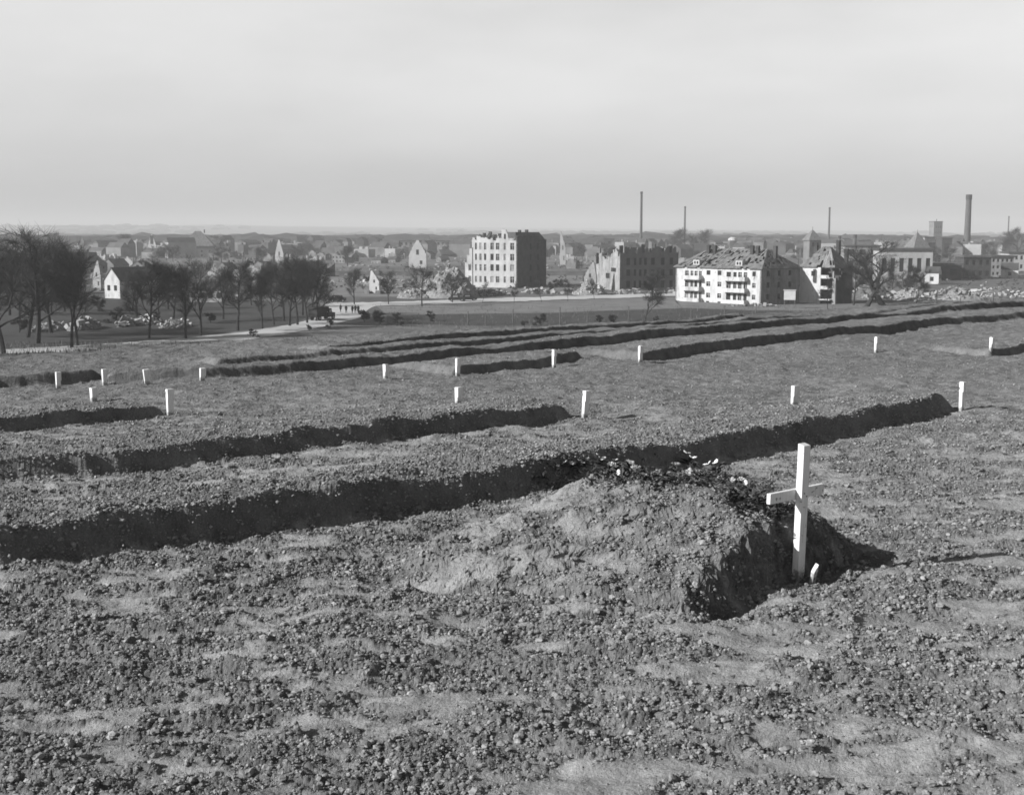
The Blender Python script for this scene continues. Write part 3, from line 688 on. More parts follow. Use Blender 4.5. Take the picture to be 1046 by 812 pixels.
# --- white housing block with loggias and hipped roof (building 3) and its wing (building 4)
f3 = Vector((-.67, .742, 0)).normalized(); g3 = Vector((.742, .67, 0)).normalized()
C3 = P(777, 311.5, VZ)
def building_three():
    H = 8.5
    L = 1.0
    while CX + F * (C3 + f3 * L).x / ((C3 + f3 * L).y * cp) > 691: L += .05
    D = 15.5
    g = empty('apartment_block', tuple(C3)); tag(g, 'long white three storey apartment block with rows of balconies, dormers and tiled roof', 'building')
    n = -g3
    fr = lambda px: (845 - px) / (845 - 112) * L * (0.5 * (1 + (845 - px) / 733 * .07) / .5)
    fr = lambda px: (845 - px) / (845 - 112) * L
    rows = [(1.15, 1.15), (3.95, 1.15), (6.7, 1.15)]
    holes = []
    for r_, h in rows: holes += [(fr(800), r_, fr(772) - fr(800), h), (fr(515), r_, fr(482) - fr(515), h), (fr(420), r_, fr(386) - fr(420), h)]
    lg = []
    for a, b in ((735, 550), (350, 190)):
        for k, (r_, h) in enumerate(rows):
            for fa, w in ((.03, .15), (.27, .16), (.50, .15), (.76, .2)):
                holes.append((fr(a) + fa * (fr(b) - fr(a)), r_ - .5, w * (fr(b) - fr(a)), 1.75 if k < 2 else 1.4))
    wl = MB(); facade(wl, (0, 0, 0), f3, n, L, H, holes, .4)
    wl.build('front_wall', 'white_wall', g); windows(g, (0, 0, 0), f3, n, holes, light=.06)
    pb = MB()
    for a, b in ((740, 545), (355, 185)):
        for r_ in (.1, 2.9, 5.65):
            q = MB(); w = fr(b) - fr(a); c = f3 * (fr(a) + w / 2) + n * .75
            m = Matrix((f3, g3, Vector((0, 0, 1)))).transposed()
            q.box(c + Vector((0, 0, r_ - .1)), (w, 1.5, .14), rot=m)
            q.box(c + n * .70 + Vector((0, 0, r_ + .4)), (w, .1, .86), rot=m)
            q.box(c + f3 * (w / 2 - .06) + Vector((0, 0, r_ + .4)), (.1, 1.3, .86), rot=m); q.box(c - f3 * (w / 2 - .06) + Vector((0, 0, r_ + .4)), (.1, 1.3, .86), rot=m)
            q.build('balcony', 'white_wall', g)
    # side wall towards the courtyard and the far left end
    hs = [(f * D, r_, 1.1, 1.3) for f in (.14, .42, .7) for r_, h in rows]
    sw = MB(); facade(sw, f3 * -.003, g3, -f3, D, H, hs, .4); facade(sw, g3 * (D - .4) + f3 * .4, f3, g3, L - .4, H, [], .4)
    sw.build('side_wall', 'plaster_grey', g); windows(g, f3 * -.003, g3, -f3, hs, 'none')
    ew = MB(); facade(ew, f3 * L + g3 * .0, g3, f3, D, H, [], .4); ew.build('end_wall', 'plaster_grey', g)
    rf = MB(); e = .5; RH = 4.6
    p = [f3 * -e - g3 * e, f3 * (L + e) - g3 * e, f3 * (L + e) + g3 * (D + e), f3 * -e + g3 * (D + e)]
    r0, r1 = f3 * 4.2 + g3 * D / 2, f3 * (L - 4.2) + g3 * D / 2
    zz = Vector((0, 0, H + .02)); zr = Vector((0, 0, H + RH))
    def slab(pts):
        k = len(pts); d = Vector((0, 0, -.18))
        rf.add(list(pts) + [q + d for q in pts], [tuple(range(k)), tuple(range(k, 2 * k))[::-1]] + [(i, (i + 1) % k, k + (i + 1) % k, k + i) for i in range(k)])
    tiled_roof(rf, (p[0] + zz, p[1] + zz, r1 + zr, r0 + zr), 34, 11, .18, seed=3); slab([p[1] + zz, p[2] + zz, r1 + zr]); slab([p[2] + zz, p[3] + zz, r0 + zr, r1 + zr]); tiled_roof(rf, (p[3] + zz, p[0] + zz, r0 + zr, r0 + zr + Vector((.01, 0, 0))), 18, 9, .12, seed=4)
    at_ = MB(); at_.box(f3 * L / 2 + g3 * D / 2 + Vector((0, 0, H - .15)), (L - 1, D - 1, .2), rot=Matrix((f3, g3, Vector((0, 0, 1)))).transposed()); at_.build('attic_floor', 'rubble_dark', g)
    roof = rf.build('roof', 'roof', g)
    # bare battens where the tiles are gone
    bt = MB()
    for q in range(26):
        t = random.uniform(.1, .9) * L; s0 = random.uniform(0, .8); s1 = min(1, s0 + random.uniform(.1, .4))
        A_ = f3 * t + zz - g3 * e; B_ = f3 * min(max(t, 4.2), L - 4.2) + g3 * D / 2 + zr
        bt.tube(A_.lerp(B_, s0) + Vector((0, 0, .12)), A_.lerp(B_, s1) + Vector((0, 0, .12)), .07, .07, 4)
    bt.tube(f3 * (L * .48) - g3 * .4 + zz + Vector((0, 0, .12)), f3 * (L * .36) + g3 * D / 2 + zr, .12, .12, 4)
    bt.build('battens', 'board', roof)
    for px in (285, 650):
        d = MB(); c = f3 * fr(px) + g3 * 1.5 + Vector((0, 0, H + 1.2)); m = Matrix((f3, g3, Vector((0, 0, 1)))).transposed()
        d.box(c, (2.0, 2.2, 1.2), rot=m); q = d.build('dormer', 'board', g)
        w = MB(); w.box(c - g3 * 1.12 - f3 * .4, (.5, .05, .7), rot=m); w.box(c - g3 * 1.12 + f3 * .4, (.5, .05, .7), rot=m); w.build('dormer_window', 'dark', q)
    for px in (275, 330, 450, 650, 695, 838):
        ch = MB(); hh = 3.0 if px != 450 else 1.8; c = f3 * fr(px) + g3 * 5.6
        ch.box(c + Vector((0, 0, H + 2.4 + hh / 2)), (.85, .7, hh), rot=Matrix((f3, g3, Vector((0, 0, 1)))).transposed()); ch.build('chimney', 'dark_brick', g)
    bs = MB()
    for px in (800, 640, 560, 500, 400, 230):
        bs.box(f3 * fr(px) + n * .03 + Vector((0, 0, .05)), (.9, .08, .5), rot=Matrix((f3, g3, Vector((0, 0, 1)))).transposed())
    bs.build('basement_windows', 'dark', g)
building_three()
def building_four():
    O4 = C3 + g3 * 15.6; H = 8.7; u = -f3; n = -g3; L = 10.0
    g = empty('apartment_wing', tuple(O4)); tag(g, 'pale torn open wing right of the white apartment block with exposed dark rooms', 'building')
    m = Matrix((u, g3, Vector((0, 0, 1)))).transposed()
    wl = MB(); hs = [(3.2, 6.6, 1.0, 1.2)]
    facade(wl, (0, 0, 0), u, n, 5.9, H, hs, .4); wl.build('front_wall', 'white_wall', g); windows(g, (0, 0, 0), u, n, hs, 'none')
    rg = MB()     # jagged remnant of the far edge with the rooms open between
    facade(rg, u * 9.3, u, n, .9, 3.0, [], .4, top=lambda t: random.uniform(2.5, 5))
    rg.build('broken_wall', 'plaster_grey', g)
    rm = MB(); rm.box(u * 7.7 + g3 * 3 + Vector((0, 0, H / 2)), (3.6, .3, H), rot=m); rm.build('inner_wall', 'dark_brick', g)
    for z_ in (1.0, 3.6, 6.2):
        q = MB(); q.box(u * 7.6 + g3 * .6 + Vector((0, 0, z_)), (3.4, 3.4, .2), rot=m)
        if z_ > 1: q.box(u * 7.4 - g3 * 1.0 + Vector((0, 0, z_ + .3)), (3.0, .15, .8), rot=m)
        q.build('balcony', 'white_wall', g)
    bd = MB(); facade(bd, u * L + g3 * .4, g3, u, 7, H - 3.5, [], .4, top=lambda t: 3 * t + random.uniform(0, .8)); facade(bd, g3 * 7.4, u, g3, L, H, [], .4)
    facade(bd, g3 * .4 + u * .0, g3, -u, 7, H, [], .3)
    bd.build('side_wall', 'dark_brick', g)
    rf = MB(); p = [u * -.4 - g3 * .4, u * (L + .2) - g3 * .4, u * (L + .2) + g3 * 7.6, u * -.4 + g3 * 7.6]; r0, r1 = u * 4 + g3 * 3.5, u * 5.8 + g3 * 4
    zz = Vector((0, 0, H + .02)); zr = Vector((0, 0, H + 5.0)); d = Vector((0, 0, -.18))
    tiled_roof(rf, (p[0] + zz, p[1] + zz, r1 + zr, r0 + zr), 14, 9, .16, seed=6)
    for pts in ([p[1] + zz, p[2] + zz, r1 + zr], [p[2] + zz, p[3] + zz, r0 + zr, r1 + zr], [p[3] + zz, p[0] + zz, r0 + zr]):
        k = len(pts); rf.add(list(pts) + [q + d for q in pts], [tuple(range(k)), tuple(range(k, 2 * k))[::-1]] + [(i, (i + 1) % k, k + (i + 1) % k, k + i) for i in range(k)])
    roof = rf.build('roof', 'roof', g)
    bt = MB()
    for q in range(16):
        t = random.uniform(.3, .95) * L; A_ = u * t + zz - g3 * .3; B_ = r1 + zr; s0 = random.uniform(0, .5)
        bt.tube(A_.lerp(B_, s0) + Vector((0, 0, .1)), A_.lerp(B_, s0 + .4) + Vector((0, 0, .1)), .07, .07, 4)
    bt.build('battens', 'board', roof)
    for c, h_ in ((u * 1.0 + g3 * 5, 5.2), (u * 7 + g3 * 5.5, 6.5), (u * 9 + g3 * 6, 4.5)):
        ch = MB(); ch.box(c + Vector((0, 0, H + h_ / 2)), (.9, .7, h_), rot=m); ch.build('chimney', 'dark_brick', g)
building_four()

def gable_house(name, px, py, w, dpt, h, rh, rot, wall, roofm, nwin=2, label=None, cat='house', group=None, hip=False, Y=None, chim=True, z=None):
    c = P(px, py, VZ); g = empty(name, (c.x, c.y, VZ if z is None else z), rot)
    m = MB(); m.box((0, 0, h / 2), (w, dpt, h))
    if not hip:
        for s in (-1, 1): m.add([(s * w / 2, -dpt / 2, h), (s * w / 2, dpt / 2, h), (s * w / 2, 0, h + rh), (s * (w / 2 - .3), -dpt / 2, h), (s * (w / 2 - .3), dpt / 2, h), (s * (w / 2 - .3), 0, h + rh)], [(0, 1, 2), (5, 4, 3), (0, 2, 5, 3), (1, 4, 5, 2)])
    m.build('wall', wall, g)
    r = MB(); e = .4; ri = w / 2 + .15 if not hip else max(0.3, w / 2 - dpt / 2)
    for s in (-1, 1):
        q = [Vector((-w / 2 - .15, s * (dpt / 2 + e), h - .25)), Vector((w / 2 + .15, s * (dpt / 2 + e), h - .25)), Vector((ri, 0, h + rh)), Vector((-ri, 0, h + rh))]
        q = q + [v + Vector((0, 0, .25)) for v in q]
        r.add(q, [(0, 1, 2, 3), (7, 6, 5, 4), (0, 4, 5, 1), (1, 5, 6, 2), (2, 6, 7, 3), (3, 7, 4, 0)])
        if hip:
            q = [Vector((s * (w / 2 + .15), -dpt / 2 - e, h - .25)), Vector((s * (w / 2 + .15), dpt / 2 + e, h - .25)), Vector((s * ri, 0, h + rh))]
            q = q + [v + Vector((0, 0, .25)) for v in q]; r.add(q, [(0, 1, 2), (5, 4, 3), (0, 3, 4, 1), (1, 4, 5, 2), (2, 5, 3, 0)])
    ro = r.build('roof', roofm, g)
    if chim:
        ch = MB(); ch.box((w * .2, .3, h + rh + .1), (.8, .8, 2.4)); ch.build('chimney', 'brick', ro)
    for k in range(nwin):
        x = -w / 2 + w * (k + .5) / nwin
        for z_ in ([1.6, 4.4] if h > 5 else [1.7]):
            for s in (-1,):
                q = MB(); q.box((x, s * (dpt / 2 + .02), z_), (1.1, .1, 1.4)); q.build('window', 'dark', g)
    for s in (-1, 1):
        for y_ in (-dpt * .22, dpt * .22):
            q = MB(); q.box((s * (w / 2 + .02), y_, h * .6), (.1, 1.0, 1.4)); q.build('window', 'dark', g)
    if label: tag(g, label, cat, group)
    return g
# left foreground house: bright gable end and long dark roof
gable_house('gable_house', 140, 303.5, 17, 5.6, 4.6, 3.2, R(60), 'white_wall', 'roof_dark', 4, 'house with a brilliant white gable end and long dark roof behind the roadside trees')
gable_house('low_house', 217, 308, 9, 7, 3.4, 1.0, R(-12), 'far_pale', 'roof_dark', 4, 'low pale flat roofed building with a row of windows behind the trees at left')
gable_house('pyramid_roof_house', 203, 263, 22, 18, 8, 10, R(10), 'far_wall', 'roof', 4, 'large dark house with a tall pointed pyramid roof in the left distance', hip=True)
gable_house('gable_house', 60, 300, 12, 8, 5, 4, R(25), 'far_wall', 'roof_dark', 3, 'grey house with a dark roof hidden among the bare trees at far left')
gable_house('gable_house', 20, 291, 12, 9, 5, 4, R(-15), 'far_wall', 'far_roof', 3, 'half hidden grey house behind the large trees at the left edge')
gable_house('gable_house', 85, 281, 11, 8, 5, 4, R(30), 'far_pale', 'far_roof', 2, 'pale gabled house above and left of the brilliant white gable')

def standing_gable(px, py, w, h, apex, rot, mat, label, hole=None, lean=0.0):
    c = P(px, py, VZ); g = empty('ruined_gable', tuple(c), rot)
    rg = random.Random(px); pts = [(-w / 2, 0), (w / 2, 0), (w / 2, h * .5)]
    for side in (1, -1):
        ks = range(1, 6) if side > 0 else range(5, 0, -1)
        for k_ in ks:
            f_ = k_ / 6; x_ = side * w / 2 * (1 - f_) + apex * w * f_; z_ = h * (.5 + .5 * f_)
            pts += [(x_ + side * rg.uniform(0, .04) * w, z_ - rg.uniform(.02, .06) * h), (x_ - side * .01 * w, z_ + rg.uniform(0, .03) * h)] if side > 0 else [(x_ + .01 * w, z_ + rg.uniform(0, .03) * h), (x_ - rg.uniform(0, .04) * w, z_ - rg.uniform(.02, .06) * h)]
    pts.append((-w / 2, h * .45))
    m = MB(); k = len(pts)
    m.add([(a, -.3, b) for a, b in pts] + [(a, .3, b) for a, b in pts], [tuple(range(k)), tuple(range(k, 2 * k))[::-1]] + [(i, (i + 1) % k, k + (i + 1) % k, k + i) for i in range(k)])
    m.build('wall', mat, g)
    if not hole: hole = (.5, w * .16, h * .12)
    q = MB(); q.box((0, -.3, h * hole[0]), (hole[1], .06, hole[2])); q.build('window', 'dark', g)
    q = MB(); q.box((w * .2, -.3, h * .22), (w * .15, .06, h * .12)); q.build('window', 'dark', g)
    rb = MB()
    for q in range(14): rb.box((random.uniform(-w, w), random.uniform(-1.5, 1.5), .25), (random.uniform(.4, 1.4),) * 3, rz=random.random())
    rb.build('fallen_masonry', 'rubble', g)
    tag(g, label, 'ruin')
standing_gable(100, 297, 3.4, 9.5, .2, R(-30), 'far_pale', 'narrow stepped white wall remnant left of the brilliant white gable')
standing_gable(156, 263, 8, 17, 0, R(-30), 'far_pale', 'pale standing arch shaped gable with a hole, in the left distance', hole=(.72, 3, 6))
standing_gable(183, 263, 16, 14, -.2, R(-30), 'far_pale', 'broad pale broken wall between the arched gable and the pyramid roof', hole=(.5, 2, 3))
standing_gable(286, 276, 5, 15, 0, R(-30), 'far_pale', 'slim white pointed gable rising behind the dense roadside trees')
standing_gable(383, 300, 3.4, 7.0, -.3, R(-30), 'plaster', 'small white gable fragment standing alone on the waste ground')
standing_gable(427, 275, 10, 14.5, 0, R(-30), 'far_pale', 'white pointed gable left of the tall apartment ruin', hole=(.55, 1.5, 2.4))
standing_gable(575, 272, 3, 19, -.45, R(-20), 'far_pale', 'curved white wall fragment between the two dark apartment ruins')
standing_gable(603, 297, 4, 9, .3, R(-30), 'plaster_grey', 'broken wall fragment on the rubble left of the dark tenement ruin')

# factory and big buildings in the distance
def hall(px0, px1, py_top, py_base, rot, dpt, wall, name, label, rows=1, ncol=8, roofm='far_roof', dark_top=False, cat='building'):
    c0 = P(px0, py_base, VZ); c1 = P(px1, py_base, VZ); H = PY((px0 + px1) / 2, py_top, c0.y).z - VZ
    L = (c1.x - c0.x) / math.cos(rot)
    u = Vector((math.cos(rot), math.sin(rot), 0)); n = Vector((math.sin(rot), -math.cos(rot), 0)); sd = -n
    g = empty(name, tuple(c0)); m = MB()
    hs = []
    for r_ in range(rows):
        for k in range(ncol):
            hs.append((L * (k + .25) / ncol, H * (r_ + .3) / rows, L * .5 / ncol, H * .45 / rows))
    facade(m, (0, 0, 0), u, n, L, H, hs, .5); m.build('front_wall', wall, g); windows(g, (0, 0, 0), u, n, hs, 'none', .3)
    s = MB(); facade(s, u * L + n * -.003, sd, u, dpt, H, [], .5); facade(s, n * -.003, sd, -u, dpt, H, [], .5); facade(s, sd * dpt, u, -n, L, H, [], .5); s.build('side_wall', wall, g)
    r = MB(); c = u * L / 2 + sd * dpt / 2
    r.box(c + Vector((0, 0, H + .35)), (L + 1, dpt + 1, .7), rz=rot); r.build('roof', roofm, g)
    tag(g, label, cat); return g, u, n, L, H
hall(380, 404, 250, 258, R(5), 20, 'far_pale', 'factory_building', 'small pale flat roofed factory building left of the long white factory', 1, 5)
hall(408, 464, 246.5, 258, R(6), 30, 'far_pale', 'factory_building', 'long white factory with two rows of windows left of the tall apartment ruin', 2, 12)
hall(735, 768, 246, 256, R(0), 25, 'far_pale', 'factory_building', 'pale flat hall visible above the white apartment block roof', 1, 3)
hall(778, 818, 246, 254, R(0), 40, 'far_wall', 'factory_building', 'long low grey shed in the distance left of the turreted house', 1, 6)
hall(898, 950, 256, 287, R(-6), 14, 'plaster', 'factory_building', 'pale factory with a dark clerestory band and wrecked white lower wall', 1, 6)
hall(897, 951, 255, 272, R(-6), 15, 'brick', 'factory_gallery', 'dark glazed upper gallery spanning the top of the wrecked pale factory', 2, 16, 'roof_dark')
hall(863, 897, 252, 275, R(-8), 18, 'plaster_grey', 'factory_building', 'pale stepped building with blank walls left of the dark glazed gallery', 2, 3)
hall(944, 961, 243, 263, R(18), 14, 'plaster', 'factory_building', 'pale blank cube of a factory block below the square tower', 1, 1)
hall(962, 972, 243.5, 264, R(0), 14, 'roof_dark' if False else 'dark_brick', 'factory_building', 'dark block standing in for the shaded right side of the pale factory cube', 1, 1)  # right side of the cube as its own block, shade put into the colour
hall(950, 981, 271, 286, R(-4), 12, 'dark_brick', 'shed', 'long dark shed with a light roof in front of the rubble at right', 1, 2, 'rubble_dark')
hall(984, 1011, 263, 285, R(-4), 12, 'dark_brick', 'shed', 'dark shed with a heavy black flat roof right of the big chimney', 2, 4, 'roof_dark')
hall(1012, 1034, 263, 283, R(-6), 14, 'plaster_grey', 'factory_building', 'grey three storey factory wing with small windows near the right edge', 3, 5)
hall(1030, 1060, 259, 277, R(-6), 14, 'plaster', 'factory_building', 'pale factory building cut by the right edge of the picture', 2, 6)
gable_house('shed', 1031, 284, 6, 6, 3.5, 2, R(-20), 'white_wall', 'far_roof', 1, 'small bright white shed before the factory at the right edge', chim=False)
gable_house('shed', 953, 290, 4.5, 4.5, 4.0, 1.6, R(-30), 'white_wall', 'far_roof', 1, 'small bright white gabled hut standing at the edge of the rubble', chim=False)
# square tower
c = P(955, 252, VZ); g = empty('tower', tuple(c), R(20)); H = PY(955, 227, c.y).z - VZ
w_ = 13 * c.y / F
m = MB(); m.box((0, 0, H / 2), (w_ * .8, w_ * .6, H)); m.build('shaft', 'far_wall', g)
m = MB(); m.box((0, 0, H + .5), (w_ * .84, w_ * .64, 1)); m.build('cornice', 'far_roof', g)
for k in range(3):
    for r_ in range(2): q = MB(); q.box(((k - 1) * w_ * .2, -w_ * .31, H * (.8 - .22 * r_)), (w_ * .08, .3, 3)); q.build('window', 'dark', g)
tag(g, 'hazy square tower block rising behind the pale factory cube', 'tower')
# turreted roofs
def turret(px, py_base, py_eave, py_tip, w, label):
    c = P(px, py_base, VZ); g = empty('turret_house', tuple(c), R(15)); he = PY(px, py_eave, c.y).z - VZ; ht = PY(px, py_tip, c.y).z - VZ
    m = MB(); m.box((0, 0, he / 2), (w, w, he)); m.build('wall', 'far_wall', g)
    m = MB(); a = w * .62; m.add([(-a, -a, he), (a, -a, he), (a, a, he), (-a, a, he), (0, 0, ht)], [(0, 1, 4), (1, 2, 4), (2, 3, 4), (3, 0, 4), (3, 2, 1, 0)]); r = m.build('roof', 'roof', g)
    m = MB(); m.tube((0, 0, ht - .5), (0, 0, ht + 1.5), .15, .05); m.build('spike', 'metal', r)
    for s in (-1, 1): q = MB(); q.box((s * w * .2, -w / 2 - .02, he - 2.2), (w * .16, .1, 2)); q.build('window', 'dark', g)
    tag(g, label, 'building')
turret(829, 272, 245.5, 234.5, 6.5, 'square turret with a pyramid roof behind the torn wing of the white block')
turret(936, 268, 253, 237, 9, 'small pointed turret roof left of the pale factory cube')
c = P(748, 262, VZ); g = empty('gazebo_tower', tuple(c), 0); h_ = PY(748, 243, c.y).z - VZ
m = MB(); m.box((0, 0, h_ * .45), (5, 5, h_ * .9)); m.build('base', 'far_wall', g)
m = MB(); m.tube((0, 0, h_ * .85), (0, 0, h_ * .97), 3.4, 3.0, 12); m.tube((0, 0, h_ * .97), (0, 0, h_ * 1.03), 3.0, 1.2, 12); m.build('dome', 'white_wall', g)
tag(g, 'small white domed structure above the roof of the white apartment block', 'building')

# chimneys
def stack(px, py_top, py_base, wpx, label, mat='chimney'):
    c = P(px, py_base, VZ); H = PY(px, py_top, c.y).z - VZ; w = wpx * c.y / F / 2
    g = empty('factory_chimney', tuple(c)); m = MB(); n = 20; prev = None
    m.tube((0, 0, 0), (0, 0, H), w * 1.15, w * .85, n); sh = m.build('shaft', mat, g, smooth=False)
    m = MB(); m.tube((0, 0, H - w * 1.6), (0, 0, H + .05), w * .98, w * 1.0, n); m.build('crown', 'dark_brick', sh)
    m = MB(); m.box((0, 0, 1.5), (w * 3.2, w * 3.2, 3)); m.build('plinth', mat, g)
    tag(g, label, 'chimney')
stack(987, 199, 263, 6.2, 'very tall thick brick factory chimney with a dark crown at the right')
stack(654.5, 196, 262, 2.6, 'tall slender factory chimney rising above the dark tenement ruin')
stack(699, 211, 258, 2.0, 'thin factory chimney above the bare trees left of the white apartment block')
stack(846, 212, 260, 2.0, 'thin factory chimney above the torn wing at the right')
stack(1029, 221, 254, 1.4, 'faint thin chimney near the right edge of the skyline')
stack(857, 241, 264, 3.4, 'short stub chimney just right of the torn wing')
stack(872.5, 240, 264, 4.2, 'short thick stub chimney above the big leaning bare tree')
stack(955.5, 224, 252, .8, 'hair thin mast standing behind the square tower', 'metal')

# ------------------------------------------------------------------ rubble heaps
def rubble(px, py, wpx, hpx, dpt, mat, label, seed, blocks=70):
    rd = random.Random(seed); c = P(px, py, VZ); s = c.y / F; w = wpx * s / 2; h = hpx * s
    g = empty('rubble_heap', tuple(c)); n = 44; X, Yy = np.meshgrid(np.linspace(-1, 1, n), np.linspace(-1, 1, n), indexing='ij')
    rr_ = np.sqrt(X ** 2 + Yy ** 2); z = h * np.clip(1 - rr_, 0, 1) ** .8 * (1 + .6 * fbm(X * 3 + seed, Yy * 3, seed, 4, .6)) + .35 * fbm(X * 12, Yy * 12, seed + 9, 2) * (rr_ < .95) - .05
    V = np.stack([X * w, Yy * dpt / 2, z], -1).reshape(-1, 3)
    i = np.arange(n - 1)[:, None] * n; j = np.arange(n - 1)[None]
    Fc = np.stack([i + j, i + n + j, i + n + j + 1, i + j + 1], -1).reshape(-1, 4)
    o = np_mesh('heap', V, Fc, M[mat]); o.parent = g
    b = MB(); zr = z.reshape(-1)
    for k in range(blocks):
        q = rd.randrange(len(V)); 
        if rr_.reshape(-1)[q] > .93: continue
        e = rd.uniform(.25, 1.0) * (1 if rd.random() > .1 else 2)
        b.box((V[q][0], V[q][1], V[q][2] + .05), (e, e * rd.uniform(.3, .9), e * rd.uniform(.15, .7)), rot=Matrix.Rotation(rd.uniform(-.7, .7), 3, 'X') @ Matrix.Rotation(rd.uniform(0, 6), 3, 'Z') @ Matrix.Rotation(rd.uniform(-.7, .7), 3, 'Y'))
    o = b.build('masonry_blocks', 'plaster_grey' if rd.random() < .5 else 'plaster', g); o['kind'] = 'stuff'
    tag(g, label, 'rubble')
rubble(459, 303, 62, 32, 24, 'rubble', 'high pale rubble slope against the left side of the tall apartment ruin', 1, 200)
rubble(425, 304, 40, 10, 14, 'rubble', 'low pale rubble spread left of the high rubble slope', 2, 90)
rubble(500, 302, 60, 6, 8, 'rubble_dark', 'low rubble bank along the front of the tall apartment ruin', 3, 120)
rubble(550, 300, 40, 5, 8, 'rubble_dark', 'low rubble bank before the dark end wall of the tall ruin', 4, 90)
rubble(603, 301, 36, 13, 10, 'rubble', 'pale rubble heap at the torn end of the dark tenement ruin', 5, 130)
rubble(650, 300, 50, 4, 6, 'rubble_dark', 'low rubble strip along the foot of the dark tenement ruin', 6, 90)
rubble(52, 337, 34, 9, 12, 'rubble', 'pale rubble pile among the tree trunks at the far left', 7, 80)
rubble(86, 336, 28, 13, 12, 'rubble', 'tall white rubble pile between the second and third roadside trees', 8, 110)
rubble(150, 331, 40, 8, 10, 'rubble_dark', 'grey rubble heap below the white gable house', 9, 80)
rubble(180, 334, 34, 8, 10, 'rubble', 'pale rubble strip behind the middle roadside trees', 10, 80)
rubble(130, 333, 20, 9, 9, 'rubble_dark', 'small dark debris heap right of the tall white rubble pile', 19, 70)
rubble(930, 306, 46, 11, 22, 'rubble', 'pale rubble mound below the dark glazed gallery', 11, 160)
rubble(975, 305, 60, 12, 24, 'rubble', 'large pale rubble mound right of the white gabled hut', 12, 200)
rubble(1020, 303, 60, 9, 26, 'rubble_dark', 'broad low rubble field at the right edge', 13, 180)
rubble(1075, 303, 60, 9, 26, 'rubble', 'rubble field continuing past the right edge', 14, 100)
rubble(890, 305, 50, 15, 20, 'rubble_dark', 'dark rubble mound behind the big leaning bare tree', 15, 130)
rubble(862, 304, 34, 14, 12, 'rubble_dark', 'dark collapsed wall heap right of the torn wing', 16, 110)
rubble(395, 290, 70, 5, 40, 'rubble', 'light debris strip on the waste ground before the railway bank', 17, 90)
rubble(770, 313, 60, 2, 3, 'rubble_dark', 'thin debris line at the foot of the white apartment block', 18, 60)

for nm, mt, cnt, lab in (('scattered_debris', 'plaster_grey', 1500, 'pale bricks and masonry chunks strewn over the waste ground of the valley'), ('scrub', 'weeds', 1500, 'low dark scrub tufts dotted over the waste ground of the valley')):
    m = MB(); rq = random.Random(len(nm))
    for q in range(cnt):
        px = rq.uniform(-30, 1080); py = 262 + 42 * rq.random() ** 1.3
        if 340 < px < 1080 and py > 301 or px < 340 and py > 330: continue
        if nm == 'scattered_debris' and fbm(np.array([px / 40]), np.array([py / 8]), 3, 2)[0] < -.02: continue
        c = P(px, py, VZ); e = rq.uniform(.3, 1.3) * (1 if nm == 'scattered_debris' else 1.3)
        rt = Matrix.Rotation(rq.uniform(-.6, .6), 3, 'X') @ Matrix.Rotation(rq.uniform(0, 6), 3, 'Z')
        if nm == 'scattered_debris': m.box((c.x, c.y, VZ + e * .15), (e * 1.4, e, e * .6), rot=rt)
        else:
            for _ in range(7):
                d = Vector((rq.uniform(-1, 1), rq.uniform(-1, 1), rq.uniform(.3, 1.1))) * e * .9; b0 = Vector((c.x, c.y, VZ)); w_ = Vector((.12, 0, 0)); m.add([b0 - w_, b0 + w_, b0 + d], [(0, 1, 2)]); m.add([b0 + d * .4, b0 + d * .9 + w_ * 3, b0 + d * .8 - w_ * 3], [(0, 1, 2)])
    o = m.build(nm, mt); tag(o, lab, 'debris' if nm != 'scrub' else 'scrub', kind='stuff')
# railway bank, roads, meadows
def resamp(pl, n):
    L = [0.0]
    for a, b in zip(pl, pl[1:]): L.append(L[-1] + math.hypot(b[0] - a[0], (b[1] - a[1]) * 2))
    out = []
    for k in range(n):
        t = L[-1] * k / (n - 1); i = 0
        while i < len(L) - 2 and L[i + 1] < t: i += 1
        f = (t - L[i]) / (L[i + 1] - L[i]); out.append((pl[i][0] + (pl[i + 1][0] - pl[i][0]) * f, pl[i][1] + (pl[i + 1][1] - pl[i][1]) * f))
    return out
def ribbon(name, top, bottom, z, mat, jit=0.0):
    n = 140; t = resamp(top, n); b = resamp(bottom, n); m = MB()
    vs = [P(q[0], q[1] + random.uniform(-jit, jit), z) for q in b] + [P(q[0], q[1] + random.uniform(-jit, jit), z) for q in t]
    m.add(vs, [(i, i + 1, n + i + 1, n + i) for i in range(n - 1)])
    o = m.build(name, mat); o['kind'] = 'structure'; return o
ribbon('road', [(-60, 362), (0, 357), (60, 354), (120, 350.5), (190, 345), (250, 339), (300, 331), (322, 325), (330, 316), (333, 309.5), (400, 308.3), (480, 305.4), (560, 303), (640, 300.8), (700, 299.2)],
       [(-60, 368), (0, 363.5), (60, 359.5), (120, 357), (190, 351.5), (250, 347.5), (300, 340), (340, 331.5), (368, 324.5), (374, 317), (384, 312.3), (480, 309.4), (560, 306.6), (640, 304.0), (700, 302)], VZ + .05, 'road', .35)
M['meadow'] = new_mat('meadow', 0.14, var=.3, scale=.25, detail=9)
M['dark_meadow'] = new_mat('dark_meadow', 0.04, var=.35, scale=.3, detail=9)
M['dry_grass'] = new_mat('dry_grass', 0.14, var=.35, scale=.15, detail=9)
ribbon('dark_thicket_ground', [(-80, 306), (100, 304), (230, 306), (326, 309)], [(-80, 362), (60, 354), (190, 345), (300, 331), (328, 316)], VZ + .02, 'dark_meadow')
